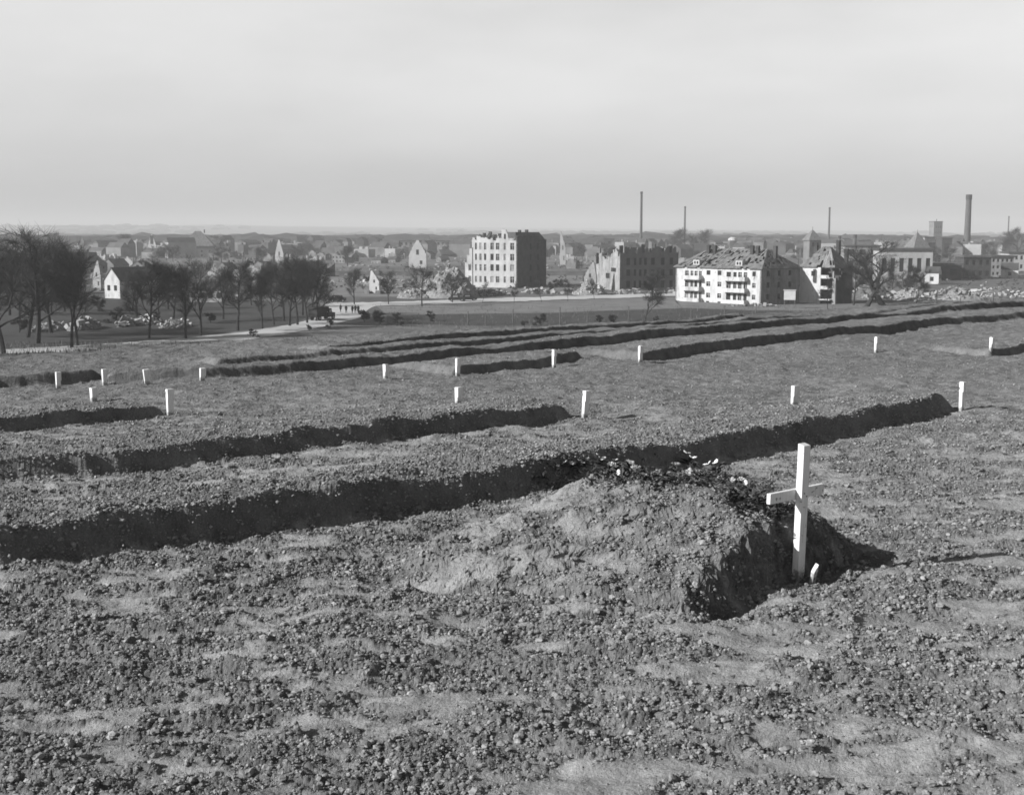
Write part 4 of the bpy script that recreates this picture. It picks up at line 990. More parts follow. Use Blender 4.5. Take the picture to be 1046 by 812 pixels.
ribbon('dark_meadow', [(395, 322), (480, 321), (560, 320), (640, 317), (700, 315), (760, 317), (830, 318)], [(395, 331), (480, 332), (560, 332), (640, 331), (700, 331), (760, 331), (830, 331)], VZ + .03, 'dark_meadow')
ribbon('meadow', [(385, 313), (480, 310.5), (560, 307.5), (640, 305), (690, 303.5), (690, 308), (775, 314), (830, 312), (900, 308)], [(395, 321.5), (480, 320.6), (560, 319.6), (640, 316.6), (700, 314.6), (760, 316.6), (830, 317.6), (900, 313)], VZ + .034, 'meadow')
ribbon('dry_grass', [(330, 280), (400, 280), (470, 280), (560, 281), (620, 281)], [(330, 303), (400, 303), (440, 301), (560, 296), (620, 295)], VZ + .02, 'dry_grass')
m = MB(); a, b = P(318, 281, VZ), P(625, 281, VZ); dd = 1.6
m.add([(a.x, a.y - 6, VZ), (b.x, b.y - 6, VZ), (b.x, b.y - 1.5, VZ + dd), (a.x, a.y - 1.5, VZ + dd), (a.x, a.y + 2, VZ + dd), (b.x, b.y + 2, VZ + dd), (b.x, b.y + 7, VZ), (a.x, a.y + 7, VZ)], [(0, 1, 2, 3), (3, 2, 5, 4), (4, 5, 6, 7), (0, 3, 4, 7), (1, 6, 5, 2)])
M['bank'] = new_mat('railway_bank', .07, var=.4, scale=.2); o = m.build('railway_bank', 'bank'); o['kind'] = 'structure'
m = MB(); m.box(((a.x + b.x) / 2, a.y + .2, VZ + dd + .1), (b.x - a.x, 3, .2)); o = m.build('track_bed', 'dry_grass'); o['kind'] = 'structure'

# ------------------------------------------------------------------ distant town: houses copied one by one
protos = []
for k, (w, d, h, rh, wm, hip) in enumerate([(12, 9, 7, 3.5, 'far_wall', False), (18, 10, 9, 3, 'far_wall', False), (10, 8, 5, 3.5, 'far_wall', False), (26, 11, 10, 2.5, 'far_wall', True), (14, 11, 8, 3.5, 'far_pale', False), (34, 13, 12, .6, 'far_wall', True)]):
    protos.append(gable_house('town_house', -3000, 290, w, d, h, rh, 0, wm, 'far_roof', 3 if w < 15 else 5, hip=hip))
for k, (w, d, h, mt) in enumerate([(14, 10, 8, 'far_wall'), (20, 11, 10, 'plaster_grey'), (10, 9, 6, 'far_pale')]):
    g = empty('ruined_house', (-3000, 0, 0)); m = MB(); rr = random.Random(k)
    X_, Y_ = Vector((1, 0, 0)), Vector((0, 1, 0)); nn = max(2, int(w / 3.2)); hs = [(w * (i + .3) / nn, z_, w * .35 / nn, 1.6) for i in range(nn) for z_ in ([1.2, 4.6] if h > 6.5 else [1.2])]
    jag = lambda a, b, ph: (lambda t: max(.05, a + b * math.sin(t * 7 + ph) + rr.uniform(-.8, .8)))
    facade(m, (-w / 2, -d / 2, 0), X_, -Y_, w, h - 1.2, [q for q in hs if q[1] + 1.6 < h - 1.2], .4, top=jag(.6, 1.4, k))
    facade(m, (w / 2, -d / 2, 0), Y_, X_, d, h - 2.5, [], .4, top=jag(.8, 2.2, k + 1)); facade(m, (-w / 2, -d / 2, 0), Y_, -X_, d, h - 1.5, [], .4, top=lambda t: max(0.05, 3.6 * (1 - abs(t - .5) * 2) + rr.uniform(-.4, .4)))
    facade(m, (-w / 2, d / 2, 0), X_, Y_, w, h - 3, [], .4, top=jag(1, 2, k + 2)); m.build('wall', mt, g)
    m = MB()
    for q in range(22): m.box((rr.uniform(-w / 2, w / 2) * 1.15, rr.uniform(-d / 2, d / 2) * 1.3, .3), (rr.uniform(.6, 2.4), rr.uniform(.6, 2), rr.uniform(.4, 1.6)), rz=rr.uniform(0, 3))
    o = m.build('fallen_masonry', 'rubble', g); o['kind'] = 'stuff'
    m = MB(); m.box((w * .22, 0, h / 2), (.9, .8, h + 2.5)); m.build('chimney', 'brick', g); protos.append(g)
LAB = [('small hazy gabled house among the distant town roofs', 'house'), ('long hazy gabled house among the distant town roofs', 'house'), ('small pale gabled cottage among the distant town roofs', 'house'),
       ('large hipped roof house in the distant town', 'house'), ('pale gabled house in the distant town', 'house'), ('big flat roofed block in the distant town', 'building'),
       ('roofless grey burnt out house in the distant town', 'ruin'), ('long roofless plastered ruin in the distant town', 'ruin'), ('small pale roofless ruin in the distant town', 'ruin')]
used = [0] * 9; placed = []
def ok(px, py, w):
    return all(abs(px - a) > (w + b) * .28 or abs(py - c_) > 1.2 for a, c_, b in placed)
rdh = random.Random(5)
zones = [(-40, 330, 246.5, 290, 120), (330, 470, 245.5, 270, 45), (560, 700, 245.5, 275, 45), (690, 880, 245, 262, 38), (860, 1090, 245.5, 268, 45)]
for x0, x1, y0, y1, n in zones:
    c_ = 0; tries = 0
    while c_ < n and tries < 3000:
        tries += 1; px = rdh.uniform(x0, x1); py = y0 + (y1 - y0) * rdh.random() ** 1.4
        k = rdh.choice([0, 1, 1, 2, 3, 5, 5, 4, 6, 6, 7, 7, 8, 8] if py < 256 else [0, 2, 2, 6, 6, 7, 8, 8]); wpx = 14 * F / (17 * F / (py - 238.) + 1)
        if k in (1, 3, 5, 7) and py > 252: k = rdh.choice([2, 6, 8])
        if 150 < px < 215 and py > 258: continue
        if not ok(px, py, wpx): continue
        placed.append((px, py, wpx)); q = P(px, py, VZ); o = copy_tree(protos[k]); o.location = (q.x, q.y, gz(q.x, q.y) - .3); o.rotation_euler = (0, 0, rdh.choice([R(60), R(-30)]) + rdh.gauss(0, .2))
        s = rdh.uniform(.5, .85); o.scale = (s, s, s * rdh.uniform(.6, .95)); zone = 'left' if px < 330 else 'middle' if px < 700 else 'right'
        tag(o, LAB[k][0] + ', on the ' + zone + ' of the skyline', LAB[k][1], LAB[k][0].split(' in the')[0].split(' among')[0] + 's, ' + zone + ' of the skyline'); c_ += 1
for g in protos:
    for c in list(g.children_recursive): bpy.data.objects.remove(c)
    bpy.data.objects.remove(g)

tb = {k: MB() for k in ('far_wall', 'far_pale', 'far_roof')}
for q in range(1500):
    d_ = 900 * 2.8 ** rdh.random(); a_ = R(rdh.uniform(-26, 26)); x_, y_ = d_ * math.sin(a_), d_ * math.cos(a_); rz = rdh.choice([R(60), R(-30)]) + rdh.gauss(0, .25)
    w_ = rdh.uniform(5, 22); e_ = rdh.uniform(5, 11); h_ = rdh.choice([2, 3, 4, 6, 8, 9, 10]) * rdh.uniform(.8, 1.2)
    z_ = VZ - .5; mt = 'far_pale' if rdh.random() < .18 else 'far_wall' if rdh.random() < .6 else 'far_roof'
    tb[mt].box((x_, y_, z_ + h_ / 2), (w_, e_, h_), rz=rz)
    if rdh.random() < .6:
        r_ = rdh.uniform(1.5, 4); m_ = Matrix.Rotation(rz, 3, 'Z'); c_ = Vector((x_, y_, z_ + h_))
        pt_ = [Vector((-w_ / 2, -e_ / 2, .01)), Vector((w_ / 2, -e_ / 2, .01)), Vector((w_ / 2, e_ / 2, .01)), Vector((-w_ / 2, e_ / 2, .01)), Vector((-w_ / 2, 0, r_)), Vector((w_ / 2, 0, r_))]
        tb['far_roof'].add([m_ @ v + c_ for v in pt_], [(0, 1, 5, 4), (2, 3, 4, 5), (0, 4, 3), (1, 2, 5), (3, 2, 1, 0)])
    else:
        for _ in range(3): tb[mt].box((x_ + rdh.uniform(-w_, w_) * .4, y_ + rdh.uniform(-2, 2), z_ + h_ + .4), (rdh.uniform(.6, 2.5), .6, rdh.uniform(.5, 3.5)), rz=rz)
for k, m in tb.items(): o = m.build('distant_town_blocks', k); tag(o, {'far_wall': 'grey mass of far town walls and ruins', 'far_pale': 'pale specks of far town walls', 'far_roof': 'dark mass of far town roofs'}[k] + ' too many to count', 'town', kind='stuff')
# ------------------------------------------------------------------ bare trees
def tree_proto(seed, H=12.0, spread=1.0, trunk=.25, dens=1.0, lean=0.0, r0=.22, twr=.0155, up=.25):
    rd = random.Random(seed); T = MB(); K = MB()
    def br(p, d, L, r, lev):
        nseg = 5 if lev < 2 else 3; pts = [p]; q = Vector(p); dd = Vector(d)
        wv = (.06, .15, .18, .16, .14)[lev]
        for i in range(nseg):
            dd = (dd + Vector((rd.gauss(0, wv), rd.gauss(0, wv), rd.gauss(0, wv) + up * .25)) ).normalized(); q = q + dd * L / nseg; pts.append(q.copy())
        mb = T if lev < 2 else K
        for i in range(nseg):
            ra = r * (1 - .75 * i / nseg); rb = r * (1 - .75 * (i + 1) / nseg); mb.tube(pts[i], pts[i + 1], ra, rb, (7, 5, 3, 3, 3)[lev], cap=(lev == 0 or i == nseg - 1))
        if lev == 4: return
        nch = int((9, 7, 6, 7)[lev] * dens + .5)
        st = (trunk, .25, .15, .1)[lev]
        for j in range(nch):
            t = st + (1 - st) * (j + rd.random()) / nch; f = t * nseg; i = min(int(f), nseg - 1); pp = pts[i].lerp(pts[i + 1], f - i)
            ax = (pts[i + 1] - pts[i]).normalized(); o_ = ax.orthogonal().normalized(); o_.rotate(Matrix.Rotation(rd.uniform(0, 6.283), 3, ax))
            sp_ = rd.uniform(.5, 1.0) * (spread if lev == 0 else .85); nd = (ax + o_ * sp_).normalized()
            br(pp, nd, L * rd.uniform(.42, .68) * (1 - .3 * t) * (1.0 if lev else .95), r * .57 * (1 - .35 * t), lev + 1) if lev < 3 else br(pp, nd, rd.uniform(.7, 1.5) * H / 12, twr, 4)
    br(Vector((0, 0, -.2)), Vector((lean, 0, 1)).normalized(), H * .78, r0, 0)
    g = empty('bare_tree'); T.build('trunk', 'bark', g); K.build('crown', 'twig', g); return g
TP = [tree_proto(1), tree_proto(2, spread=1.25), tree_proto(3, spread=.8, dens=1.0), tree_proto(4, spread=1.1, trunk=.35), tree_proto(5, H=12, spread=.6, dens=.8, r0=.16, twr=.028), tree_proto(6, spread=1.3, lean=.35, r0=.42, dens=.8, up=.4)]
TREES = [  # px, base y, top y, proto, width scale, label
    (4, 362, 236, 1, 1.5, 'big spreading bare tree cut by the left edge of the picture'),
    (38, 351, 228, 0, 1.6, 'tallest bare tree at the left with a broad hazy crown'),
    (73, 355, 250, 2, 1.1, 'bare tree with a dark upright trunk in front of the tall white rubble pile'),
    (79, 353, 255, 3, 1.0, 'bare tree standing close right of the dark upright trunk at left'),
    (152, 346, 262, 1, 1.1, 'bare roadside tree directly right of the white gable house end'),
    (190, 346, 268, 0, 1.1, 'bare roadside tree leaning before the low pale building'),
    (205, 343, 262, 2, 1.0, 'slender bare tree in front of the low pale flat roofed building'),
    (243, 338, 264, 3, 1.2, 'bare roadside tree with a forked trunk right of the low pale building'),
    (268, 336, 268, 0, .9, 'bare roadside tree left of the dense clump'),
    (280, 332, 266, 1, .9, 'bare tree at the left of the dense roadside clump'),
    (296, 333, 261, 2, 1.3, 'dense bare tree in the left part of the roadside clump'),
    (304, 332, 263, 3, 1.2, 'dense bare tree in the centre of the roadside clump'),
    (314, 330, 262, 1, 1.1, 'dense bare tree right of centre in the roadside clump'),
    (323, 328, 266, 0, 1.1, 'last bare tree of the roadside clump, beside the dark truck'),
    (-25, 358, 232, 2, 1.2, 'bare tree just outside the left edge'),
    (20, 330, 262, 3, 1.2, 'bare tree behind the tallest tree at the left'),
    (52, 322, 266, 0, 1.2, 'bare tree in the undergrowth behind the left rubble pile'),
    (172, 316, 264, 0, 1.2, 'dark bare tree behind the roadside row, left of the low pale building'),
    (135, 318, 272, 1, 1.2, 'low dark bare tree against the long dark roof'),
    (257, 312, 270, 0, 1.2, 'bare tree behind the forked roadside tree'),
    (288, 314, 266, 3, 1.3, 'bare tree behind the dense roadside clump'),
    (431, 313, 270, 3, 1.2, 'bare tree at the roadside left of the high rubble slope'),
    (362, 311, 272, 0, 1.1, 'bare tree beyond the group of walkers'),
    (397, 311, 276, 2, 1.1, 'thin bare tree beside the small white gable fragment'),
    (462, 309, 280, 2, 1.3, 'small dark bare tree at the foot of the high rubble slope'),
    (493, 310, 288, 4, 1.0, 'first young roadside tree before the tall apartment ruin'),
    (525, 310, 290, 4, 1.0, 'young roadside tree before the corner of the tall apartment ruin'),
    (553, 309, 287, 4, 1.0, 'young roadside tree before the dark end wall'),
    (580, 308, 288, 4, 1.0, 'young roadside tree between the two dark ruins'),
    (607, 306, 286, 4, 1.0, 'young roadside tree before the pale rubble heap'),
    (659, 330, 282, 4, 1.5, 'forked young bare tree on the meadow before the dark tenement ruin'),
    (666, 306, 276, 3, 1.2, 'hazy bare tree in front of the dark tenement ruin'),
    (845, 316, 286, 4, 1.3, 'small dark bare tree in front of the torn wing'),
    (902, 312, 240, 5, 1.7, 'big leaning bare tree with thick forked limbs at right'),
    (884, 315, 252, 5, 1.5, 'crooked bare tree tangled with the big leaning tree'),
    (872, 312, 262, 3, 1.3, 'dense bare tree right of the torn wing'),
    (925, 306, 268, 1, 1.2, 'dark bushy bare tree in front of the wrecked white factory wall'),
    (912, 300, 272, 0, 1.2, 'dark bare tree left of the wrecked white factory wall'),
    (936, 311, 277, 4, 1.3, 'upright young tree on the rubble mound at right'),
    (787, 293, 262, 3, 1.0, 'bare tree top showing behind the white apartment block'),
    (702, 262, 232, 1, 1.6, 'broad hazy dark tree on the skyline between two chimneys'),
    (716, 262, 233, 0, 1.5, 'round hazy tree on the skyline above the white apartment block'),
    (688, 262, 240, 2, 1.5, 'lower hazy tree on the skyline left of the broad dark one'),
    (1040, 266, 231, 1, 1.5, 'large hazy tree on the skyline at the right edge'),
    (1024, 266, 240, 0, 1.4, 'hazy tree on the skyline right of the big chimney'),
    (1008, 268, 247, 3, 1.5, 'low hazy tree just right of the big chimney'),
    (620, 262, 246, 3, 1.5, 'hazy low tree behind the torn end of the dark tenement'),
    (355, 272, 250, 0, 1.5, 'hazy tree in the middle distance left of the small factory'),
    (595, 266, 249, 1, 1.5, 'hazy tree right of the curved white wall fragment'),
    (130, 262, 238, 0, 1.5, 'hazy tree on the left skyline before the arched gable'),
    (225, 262, 240, 3, 1.5, 'hazy tree right of the pyramid roof'),
    (60, 262, 236, 1, 1.5, 'hazy tree on the skyline left of the white wall remnant'),
    (315, 262, 244, 2, 1.5, 'hazy tree on the skyline above the dense roadside clump'),
]
rdt = random.Random(9)
TREES += [(px, yb, yt, k, ws, lab) for px, yb, yt, k, ws, lab in [
    (-2, 344, 246, 0, 1.4, 'bare tree behind the big spreading tree at the left edge'), (28, 345, 244, 1, 1.5, 'dark bare tree beneath the tallest tree at the left'),
    (52, 340, 248, 2, 1.5, 'dark bare tree filling the gap right of the tallest tree'),
    (10, 322, 258, 2, 1.6, 'dense bare tree far behind the left edge tree'), (66, 318, 262, 3, 1.5, 'dense bare tree before the narrow stepped wall remnant'),
    (176, 330, 268, 1, 1.4, 'dark bare tree between the roadside trees left of the low building'), (228, 326, 272, 2, 1.3, 'dark bare tree right of the low pale flat roofed building'),
    (309, 322, 263, 0, 1.4, 'dark bare tree filling the back of the roadside clump'), (290, 328, 265, 3, 1.4, 'dark bare tree filling the left of the roadside clump'), (318, 326, 264, 2, 1.4, 'dark bare tree filling the right of the roadside clump'),
    (140, 324, 276, 2, 1.3, 'dark low bare tree right of the white gable end'), (162, 322, 274, 3, 1.3, 'dark low bare tree below the right end of the long dark roof')]]
for q in range(120):
    px = rdt.uniform(-30, 1080); yb = rdt.uniform(249, 274) if not (330 < px < 620) else rdt.uniform(248, 262); d_ = 17 * F / (yb - 238)
    zone = 'left' if px < 330 else 'middle' if px < 700 else 'right'
    TREES.append((px, yb, yb - rdt.uniform(7, 11) * F / d_, q % 4, rdt.uniform(1.3, 1.8), '#small hazy bare tree among the distant town houses, on the ' + zone + ' of the skyline'))
for px, yb, yt, k, ws, lab in TREES:
    c = P(px, yb, VZ); h = PY(px, yt, c.y).z - gz(c.x, c.y); o = copy_tree(TP[k]); s = h / 13.3
    o.location = (c.x, c.y, gz(c.x, c.y)); o.rotation_euler = (0, 0, rdt.uniform(0, 6.28) if k != 5 else (R(190) if px > 890 else R(20))); o.scale = (s * ws, s * ws, s)
    tag(o, lab.lstrip('#'), 'tree', 'bare winter trees' if lab[0] != '#' else 'hazy trees in the town, ' + lab.split()[-4])
# shrubs: along the fence at the bottom of the slope and in the waste ground
SP = [tree_proto(21, H=2.4, spread=1.6, trunk=.05, r0=.05, twr=.014, dens=1.0), tree_proto(22, H=2.4, spread=1.4, trunk=.05, r0=.05, twr=.014, dens=1.0)]
for g in SP: g.name = 'shrub'
SH = [(553, 333, 11, 'dark round shrub on the fence line below the dark end wall'), (536, 334, 6, 'small low shrub left of the dark round shrub'), (612, 331, 8, 'shrub on the fence line below the pale rubble heap'), (627, 331, 9, 'dark shrub just left of the forked young tree'),
      (440, 328, 9, 'pale bushy shrub left of the meadow fence'), (388, 332, 14, 'broad shrub in the verge right of the road bend'), (405, 333, 12, 'thin shrub in the verge next to the broad one'), (372, 329, 12, 'brushwood at the inner corner of the road bend'),
      (258, 345, 8, 'low shrub on the far edge of the road below the forked tree'), (316, 338, 6, 'small shrub on the near edge of the road bend'), (338, 334, 8, 'dark shrub on the near edge of the road below the truck'), (380, 296, 13, 'dark shrub left of the small white gable fragment'),
      (392, 296, 10, 'dark shrub right of the small white gable fragment'), (602, 292, 12, 'dark bush left of the torn tenement end'), (566, 297, 10, 'dark bush at the right foot of the tall apartment ruin'), (575, 294, 8, 'bush between the two dark ruins'),
      (930, 298, 16, 'dark bush against the wrecked factory wall'), (998, 306, 5, 'low dark bush on the rubble field'), (670, 330, 6, 'low shrub right of the forked young tree'), (345, 310, 8, 'dark bush behind the walkers'),
      (120, 330, 14, 'dark thicket below the white gable house'), (20, 340, 14, 'dark thicket at the left edge'), (160, 330, 10, 'dark thicket among the roadside trunks'), (215, 330, 10, 'thicket below the low pale building'), (100, 318, 14, 'dark thicket left of the white gable'), (60, 316, 14, 'thicket behind the left rubble piles'), (150, 312, 14, 'thicket in the yard of the white gable house')]
for k, (px, yb, hp, lab) in enumerate(SH):
    c = P(px, yb, VZ); s = hp * c.y / F / 2.1; o = copy_tree(SP[k % 2]); o.location = (c.x, c.y, gz(c.x, c.y)); o.rotation_euler = (0, 0, rdt.uniform(0, 6)); o.scale = (s * 1.5, s * 1.5, s); tag(o, lab, 'shrub', 'bare shrubs in the valley')
for g in TP + SP:
    for c in list(g.children): bpy.data.objects.remove(c)
    bpy.data.objects.remove(g)

# distant woods on the hills: one mass
def woods():
    VS, FS = [], []; base = 0; bm = bmesh.new(); bmesh.ops.create_icosphere(bm, subdivisions=2, radius=1)
    v = np.array([q.co[:] for q in bm.verts]); f = np.array([[q.index for q in t.verts] for t in bm.faces]); bm.free()
    n = 3200; r_ = np.random.default_rng(3)
    d = 1300 * (5.0 ** r_.random(n)); aa = np.radians(r_.uniform(-27, 27, n)); x = d * np.sin(aa); y = d * np.cos(aa)
    keep = (fbm(x / 500, y / 900, 44, 3) > -0.06); x, y, d = x[keep], y[keep], d[keep]; z = terrain(x, y, False)[0]
    s = r_.uniform(7, 17, len(x))
    for i in range(len(x)):
        w = v * (1 + r_.normal(0, .16, (len(v), 1))) * np.array([s[i] * 2.2, s[i] * 1.5, s[i] * .62]) + np.array([x[i], y[i], z[i] + s[i] * .25])
        VS.append(w); FS.append(f + base); base += len(v)
    o = np_mesh('distant_woods', np.concatenate(VS), np.concatenate(FS), M['leaf']); tag(o, 'hazy belts of far woodland along the low hills on the horizon', 'woods', kind='stuff')
woods()

# dry weeds on the brow of the field and the slope
wm = MB(); rdw = random.Random(4)
for k in range(9000):
    t = rdw.random(); px = rdw.uniform(-60, 1110); i = 0
    far = rdw.random() < .5
    if far: c = P(px, rdw.uniform(312, 336) if px > 380 else rdw.uniform(350, 362), VZ); h = rdw.uniform(.2, .7); w = .06
    else:
        while i < len(EDGE) - 2 and CX + F * EDGE[i + 1][0] / (EDGE[i + 1][1] * cp) < px: i += 1
        e = EDGE[i] + (EDGE[i + 1] - EDGE[i]) * rdw.random(); o_ = rdw.expovariate(1.2); c = Vector((e[0], e[1] + .2 + o_, 0)); h = rdw.uniform(.03, .09); w = .008
    z = VZ if far else -0.175 * (o_ + .2) ** 2 / (o_ + 1.4); th = rdw.uniform(0, 6.28); L_ = Vector((math.cos(th), math.sin(th), 0)); b0 = Vector((c.x, c.y, z - .01))
    tip = b0 + L_ * h * rdw.uniform(.1, .6) + Vector((0, 0, h)); s_ = Vector((-L_.y, L_.x, 0)) * w
    wm.add([b0 - s_, b0 + s_, tip], [(0, 1, 2)])
o = wm.build('dry_weeds', 'weeds'); tag(o, 'sparse dry weeds along the brow of the field and the valley meadow', 'weeds', kind='stuff')

# ------------------------------------------------------------------ fence posts, sign board, vehicles, people
posts = [(524, 331, 15), (572, 333, 19), (642, 328, 15), (478, 332, 14), (496, 332, 12), (600, 331, 13), (706, 327, 12), (740, 323, 11), (772, 320, 10)]
for k, (px, yb, hp) in enumerate(posts):
    c = P(px, yb, VZ); h = hp * c.y / F; m = MB(); m.tube((0, 0, -.2), (0, 0, h), .12, .09, 7); m.box((0, 0, h), (.24, .24, .06))
    o = m.build('fence_post', 'post'); o.location = (c.x, c.y, VZ); tag(o, 'thin dark fence post in the meadow before the apartment ruins', 'fence post', 'thin fence posts in the meadow')
for px, yb, hp, lab in [(1014, 310, 11, 'thick dark post on the brow before the rubble field at right'), (981, 311, 9, 'slim post on the rubble edge below the big chimney'), (956, 311, 11, 'slim post on the rubble edge below the pale factory cube')]:
    c = P(px, yb, VZ); h = hp * c.y / F; m = MB(); m.tube((0, 0, -.2), (0, 0, h), .2 if px == 1014 else .1, .18 if px == 1014 else .08, 7); o = m.build('post', 'post'); o.location = (c.x, c.y, VZ); tag(o, lab, 'post')
c = P(805, 315, VZ); g = empty('notice_board', tuple(c), R(-20)); m = MB(); m.box((.3, 0, 3.0), (2.6, .1, 2.2)); m.build('board', 'board', g); m = MB(); m.box((.3, -.06, 4.15), (2.9, .2, .2)); m.build('cap', 'frame', g)
for x in (-.85, 1.45): m = MB(); m.box((x, .08, 2.0), (.14, .14, 4.2)); m.build('leg', 'post', g)
tag(g, 'blank rectangular notice board on posts in front of the courtyard of the white block', 'sign')

def vehicle(px, py, rot, kind, label):
    c = P(px, py, VZ); g = empty(kind, tuple(c), rot)
    def prof(pts, w, mat, name, y0=0):
        k = len(pts); m = MB(); m.add([(a, -w / 2, b) for a, b in pts] + [(a, w / 2, b) for a, b in pts], [tuple(range(k)), tuple(range(k, 2 * k))[::-1]] + [(i, (i + 1) % k, k + (i + 1) % k, k + i) for i in range(k)])
        o = m.build(name, mat, g); bv = o.modifiers.new('b', 'BEVEL'); bv.width = .06; bv.segments = 2; return o
    if kind == 'car':
        b = prof([(-2, .4), (2, .4), (2.05, .95), (.9, 1.05), (-1.9, 1.0), (-2.05, .7)], 1.55, 'metal', 'body'); prof([(-1.6, 1.0), (.75, 1.05), (.45, 1.6), (-1.2, 1.62)], 1.4, 'metal', 'cabin'); wh = [(-1.25, .36), (1.3, .36)]; R_ = .36; tw = .75
        m = MB(); m.box((-.35, -.71, 1.3), (1.2, .03, .35)); m.build('side_window', 'frame', b)
    else:
        prof([(-3, .8), (.9, .8), (.9, 2.6), (-2.9, 2.6)], 2.0, 'cloth', 'cargo_body'); b = prof([(1.0, .6), (3.1, .6), (3.1, 1.35), (2.1, 1.45), (1.9, 2.2), (1.0, 2.25)], 1.8, 'metal', 'cab'); wh = [(-2, .48), (2.4, .48)]; R_ = .48; tw = .9
        m = MB(); m.box((1.55, -.92, 1.8), (.6, .03, .5)); m.build('side_window', 'frame', b)
    for x, z in wh:
        for s in (-1, 1):
            m = MB(); m.tube((x, s * (tw - .1), z), (x, s * (tw + .12), z), R_, R_, 16); q = m.build('wheel', 'tyre', g); m = MB(); m.tube((x, s * (tw + .1), z), (x, s * (tw + .14), z), R_ * .5, R_ * .5, 12); m.build('rim', 'frame', q)
    tag(g, label, 'truck' if kind == 'truck' else 'car')
vehicle(329, 327, R(62), 'truck', 'dark canvas covered truck stopped on the road beside the last tree of the clump')
vehicle(466.5, 308, R(4), 'car', 'dark car parked at the foot of the high rubble slope')
vehicle(478.5, 307.5, R(10), 'car', 'second dark car parked nearest the tall apartment ruin')
vehicle(345, 308.5, R(5), 'car', 'dark car at the roadside behind the group of walkers')

def person(px, py, rot, seed, label, stride=.12):
    rd = random.Random(seed); c = P(px, py, VZ); me = bpy.data.meshes.new('person')
    J = {'pel': (0, 0, .95, .155), 'ch': (0, 0, 1.3, .175), 'nk': (0, 0, 1.5, .07), 'hd': (0, .01, 1.62, .10), 'tp': (0, .01, 1.72, .085),
         'hl': (-.09, 0, .9, .11), 'kl': (-.1, .05 + stride * .5, .5, .075), 'al': (-.1, stride, .09, .055), 'tl': (-.1, stride + .16, .05, .045),
         'hr': (.09, 0, .9, .11), 'kr': (.1, .04 - stride * .3, .5, .075), 'ar': (.1, -stride, .09, .055), 'tr': (.1, -stride + .16, .05, .045),
         'sl': (-.2, 0, 1.42, .075), 'el': (-.27, -.03, 1.13, .055), 'wl': (-.27, .08, .88, .042), 'sr': (.2, 0, 1.42, .075), 'er': (.27, -.03, 1.13, .055), 'wr': (.25, .1, .9, .042)}
    K = list(J); E = [('pel', 'ch'), ('ch', 'nk'), ('nk', 'hd'), ('hd', 'tp'), ('pel', 'hl'), ('hl', 'kl'), ('kl', 'al'), ('al', 'tl'), ('pel', 'hr'), ('hr', 'kr'), ('kr', 'ar'), ('ar', 'tr'), ('ch', 'sl'), ('sl', 'el'), ('el', 'wl'), ('ch', 'sr'), ('sr', 'er'), ('er', 'wr')]
    me.from_pydata([J[k][:3] for k in K], [(K.index(a), K.index(b)) for a, b in E], [])
    o = bpy.data.objects.new('person', me); C.objects.link(o); md = o.modifiers.new('s', 'SKIN')
    for i, k in enumerate(K): me.skin_vertices[0].data[i].radius = (J[k][3], J[k][3]); me.skin_vertices[0].data[i].use_root = (k == 'pel')
    me.materials.append(M['cloth']); md.use_smooth_shade = True; sb = o.modifiers.new('d', 'SUBSURF'); sb.levels = sb.render_levels = 1
    o.location = (c.x, c.y, VZ + .05); o.rotation_euler = (0, 0, rot)
    h = MB()
    for (z0, z1, ra, rb) in ((1.47, 1.55, .06, .075), (1.55, 1.68, .075, .09)): pass
    # coat hem as clothing, face as skin
    m = MB(); m.tube((0, 0, 1.42), (0, .01, .62), .19, .23, 12, cap=False); m.build('coat', 'cloth', o)
    m = MB(); m.tube((0, .01, 1.70), (0, .01, 1.78), .115, .09, 12); m.tube((0, .03, 1.69), (0, .03, 1.705), .14, .14, 12); m.build('cap', 'cloth', o)
    m = MB(); m.tube((0, .04, 1.56), (0, .05, 1.69), .075, .085, 10); m.build('face', 'skin', o)
    tag(o, label, 'person', 'people walking on the road')
person(348, 319.2, R(150), 1, 'person in dark clothes, leftmost of the group on the pale road')
person(353.6, 320.2, R(200), 2, 'person in a dark coat, second from the left of the group on the road')
person(360, 320.6, R(160), 3, 'person in a dark coat, third from the left of the group on the road', .2)
person(363, 320.0, R(20), 4, 'person in dark clothes, close right of the third walker')
person(366, 320.4, R(170), 5, 'person in a long dark coat, rightmost of the group on the road')
person(335, 327.5, R(120), 6, 'person in dark clothes standing beside the dark truck')

# ------------------------------------------------------------------ haze
hz = MB(); hz.box((0, 4200, 42), (15000, 12400, 130))
mh = bpy.data.materials.new('haze'); mh.use_nodes = True; nt = mh.node_tree; nt.nodes.clear()
out = nt.nodes.new('ShaderNodeOutputMaterial'); pv = nt.nodes.new('ShaderNodeVolumePrincipled')
pv.inputs['Color'].default_value = (.68, .68, .68, 1); pv.inputs['Density'].default_value = 0.00026; pv.inputs['Anisotropy'].default_value = 0.0
nt.links.new(pv.outputs[0], out.inputs['Volume'])
o = hz.build('haze', mh); tag(o, 'thin pale haze over the valley and the distant town', 'haze', kind='stuff')

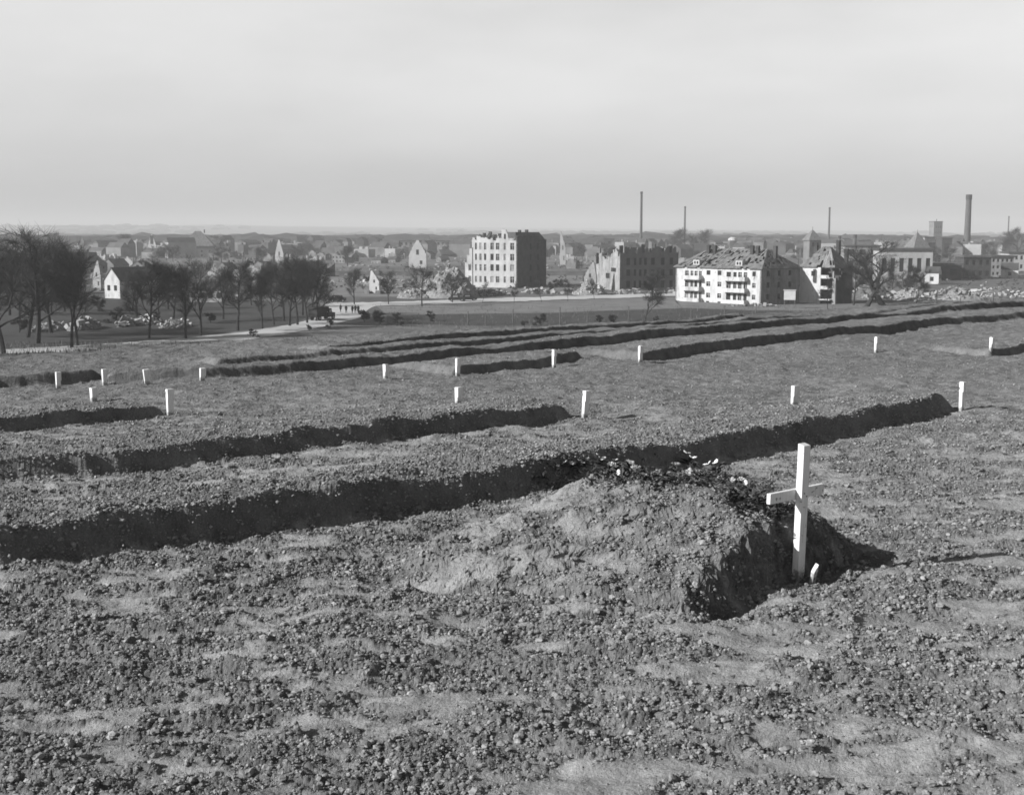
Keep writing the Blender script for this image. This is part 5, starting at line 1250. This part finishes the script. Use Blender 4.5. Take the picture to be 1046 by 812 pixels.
# ------------------------------------------------------------------ sun, sky, camera
VEIL = 5.5
SUN_EL = R(28); SH_DIR = Vector((.952, .305, 0)).normalized()
sd_ = Vector((SH_DIR.x * math.cos(SUN_EL), SH_DIR.y * math.cos(SUN_EL), -math.sin(SUN_EL)))
ld = bpy.data.lights.new('sun', 'SUN'); ld.energy = 5.0; ld.angle = R(.55); ld.color = (1, 1, 1)
lo = bpy.data.objects.new('sun', ld); C.objects.link(lo); lo.rotation_euler = sd_.to_track_quat('-Z', 'Y').to_euler()
w = bpy.data.worlds.new('World'); scene.world = w; w.use_nodes = True; nt = w.node_tree; nt.nodes.clear()
out = nt.nodes.new('ShaderNodeOutputWorld'); bg = nt.nodes.new('ShaderNodeBackground'); sk = nt.nodes.new('ShaderNodeTexSky')
sk.sky_type = 'NISHITA'; sk.sun_disc = False; sk.sun_elevation = SUN_EL; sk.sun_rotation = math.atan2(-SH_DIR.x, -SH_DIR.y)
sk.dust_density = 1.5; sk.air_density = 1.0
bw = nt.nodes.new('ShaderNodeRGBToBW'); nt.links.new(sk.outputs[0], bw.inputs[0])
# thin high veil of cloud a few degrees above the horizon
tc = nt.nodes.new('ShaderNodeTexCoord'); sx = nt.nodes.new('ShaderNodeSeparateXYZ'); nt.links.new(tc.outputs['Generated'], sx.inputs[0])
def wmr(v, a, b, c, d):
    q = nt.nodes.new('ShaderNodeMapRange'); q.interpolation_type = 'SMOOTHSTEP'; nt.links.new(v, q.inputs[0])
    for k, x in enumerate((a, b, c, d)): q.inputs[k + 1].default_value = x
    return q.outputs[0]
def wm2(op, a, b):
    q = nt.nodes.new('ShaderNodeMath'); q.operation = op
    for k, x in enumerate((a, b)):
        if isinstance(x, float): q.inputs[k].default_value = x
        else: nt.links.new(x, q.inputs[k])
    return q.outputs[0]
mp = nt.nodes.new('ShaderNodeMapping'); mp.inputs['Scale'].default_value = (1.6, 1.6, 6); nt.links.new(tc.outputs['Generated'], mp.inputs[0])
nz = nt.nodes.new('ShaderNodeTexNoise'); nz.inputs['Scale'].default_value = 2.2; nz.inputs['Detail'].default_value = 4; nt.links.new(mp.outputs[0], nz.inputs['Vector'])
veil = wm2('MULTIPLY', wm2('MULTIPLY', wmr(sx.outputs[2], -0.02, 0.14, 0.42, 1.0), wmr(sx.outputs[2], .2, .4, 1.0, 0.0)), wmr(nz.outputs['Fac'], .25, .75, VEIL * .85, VEIL * 1.15))
nt.links.new(wm2('ADD', wm2('MULTIPLY', bw.outputs[0], wmr(sx.outputs[2], -.03, .10, .76, 1.0)), veil), bg.inputs[0]); bg.inputs[1].default_value = 0.048
nt.links.new(bg.outputs[0], out.inputs[0])
cd = bpy.data.cameras.new('camera'); cam = bpy.data.objects.new('camera', cd); C.objects.link(cam)
cam.location = (0, 0, HC); cam.rotation_euler = (math.pi / 2 - PITCH, 0, 0); cd.sensor_width = 36; cd.lens = 36 * F / 1046; cd.clip_start = .1; cd.clip_end = 20000
scene.camera = cam
scene.view_settings.view_transform = 'Standard'; scene.view_settings.look = 'None'; scene.view_settings.gamma = 1; scene.view_settings.exposure = 0.8
scene.render.engine = 'CYCLES'
cy = scene.cycles; cy.use_denoising = True; cy.max_bounces = 5; cy.diffuse_bounces = 2; cy.volume_bounces = 1; cy.filter_width = 1.7
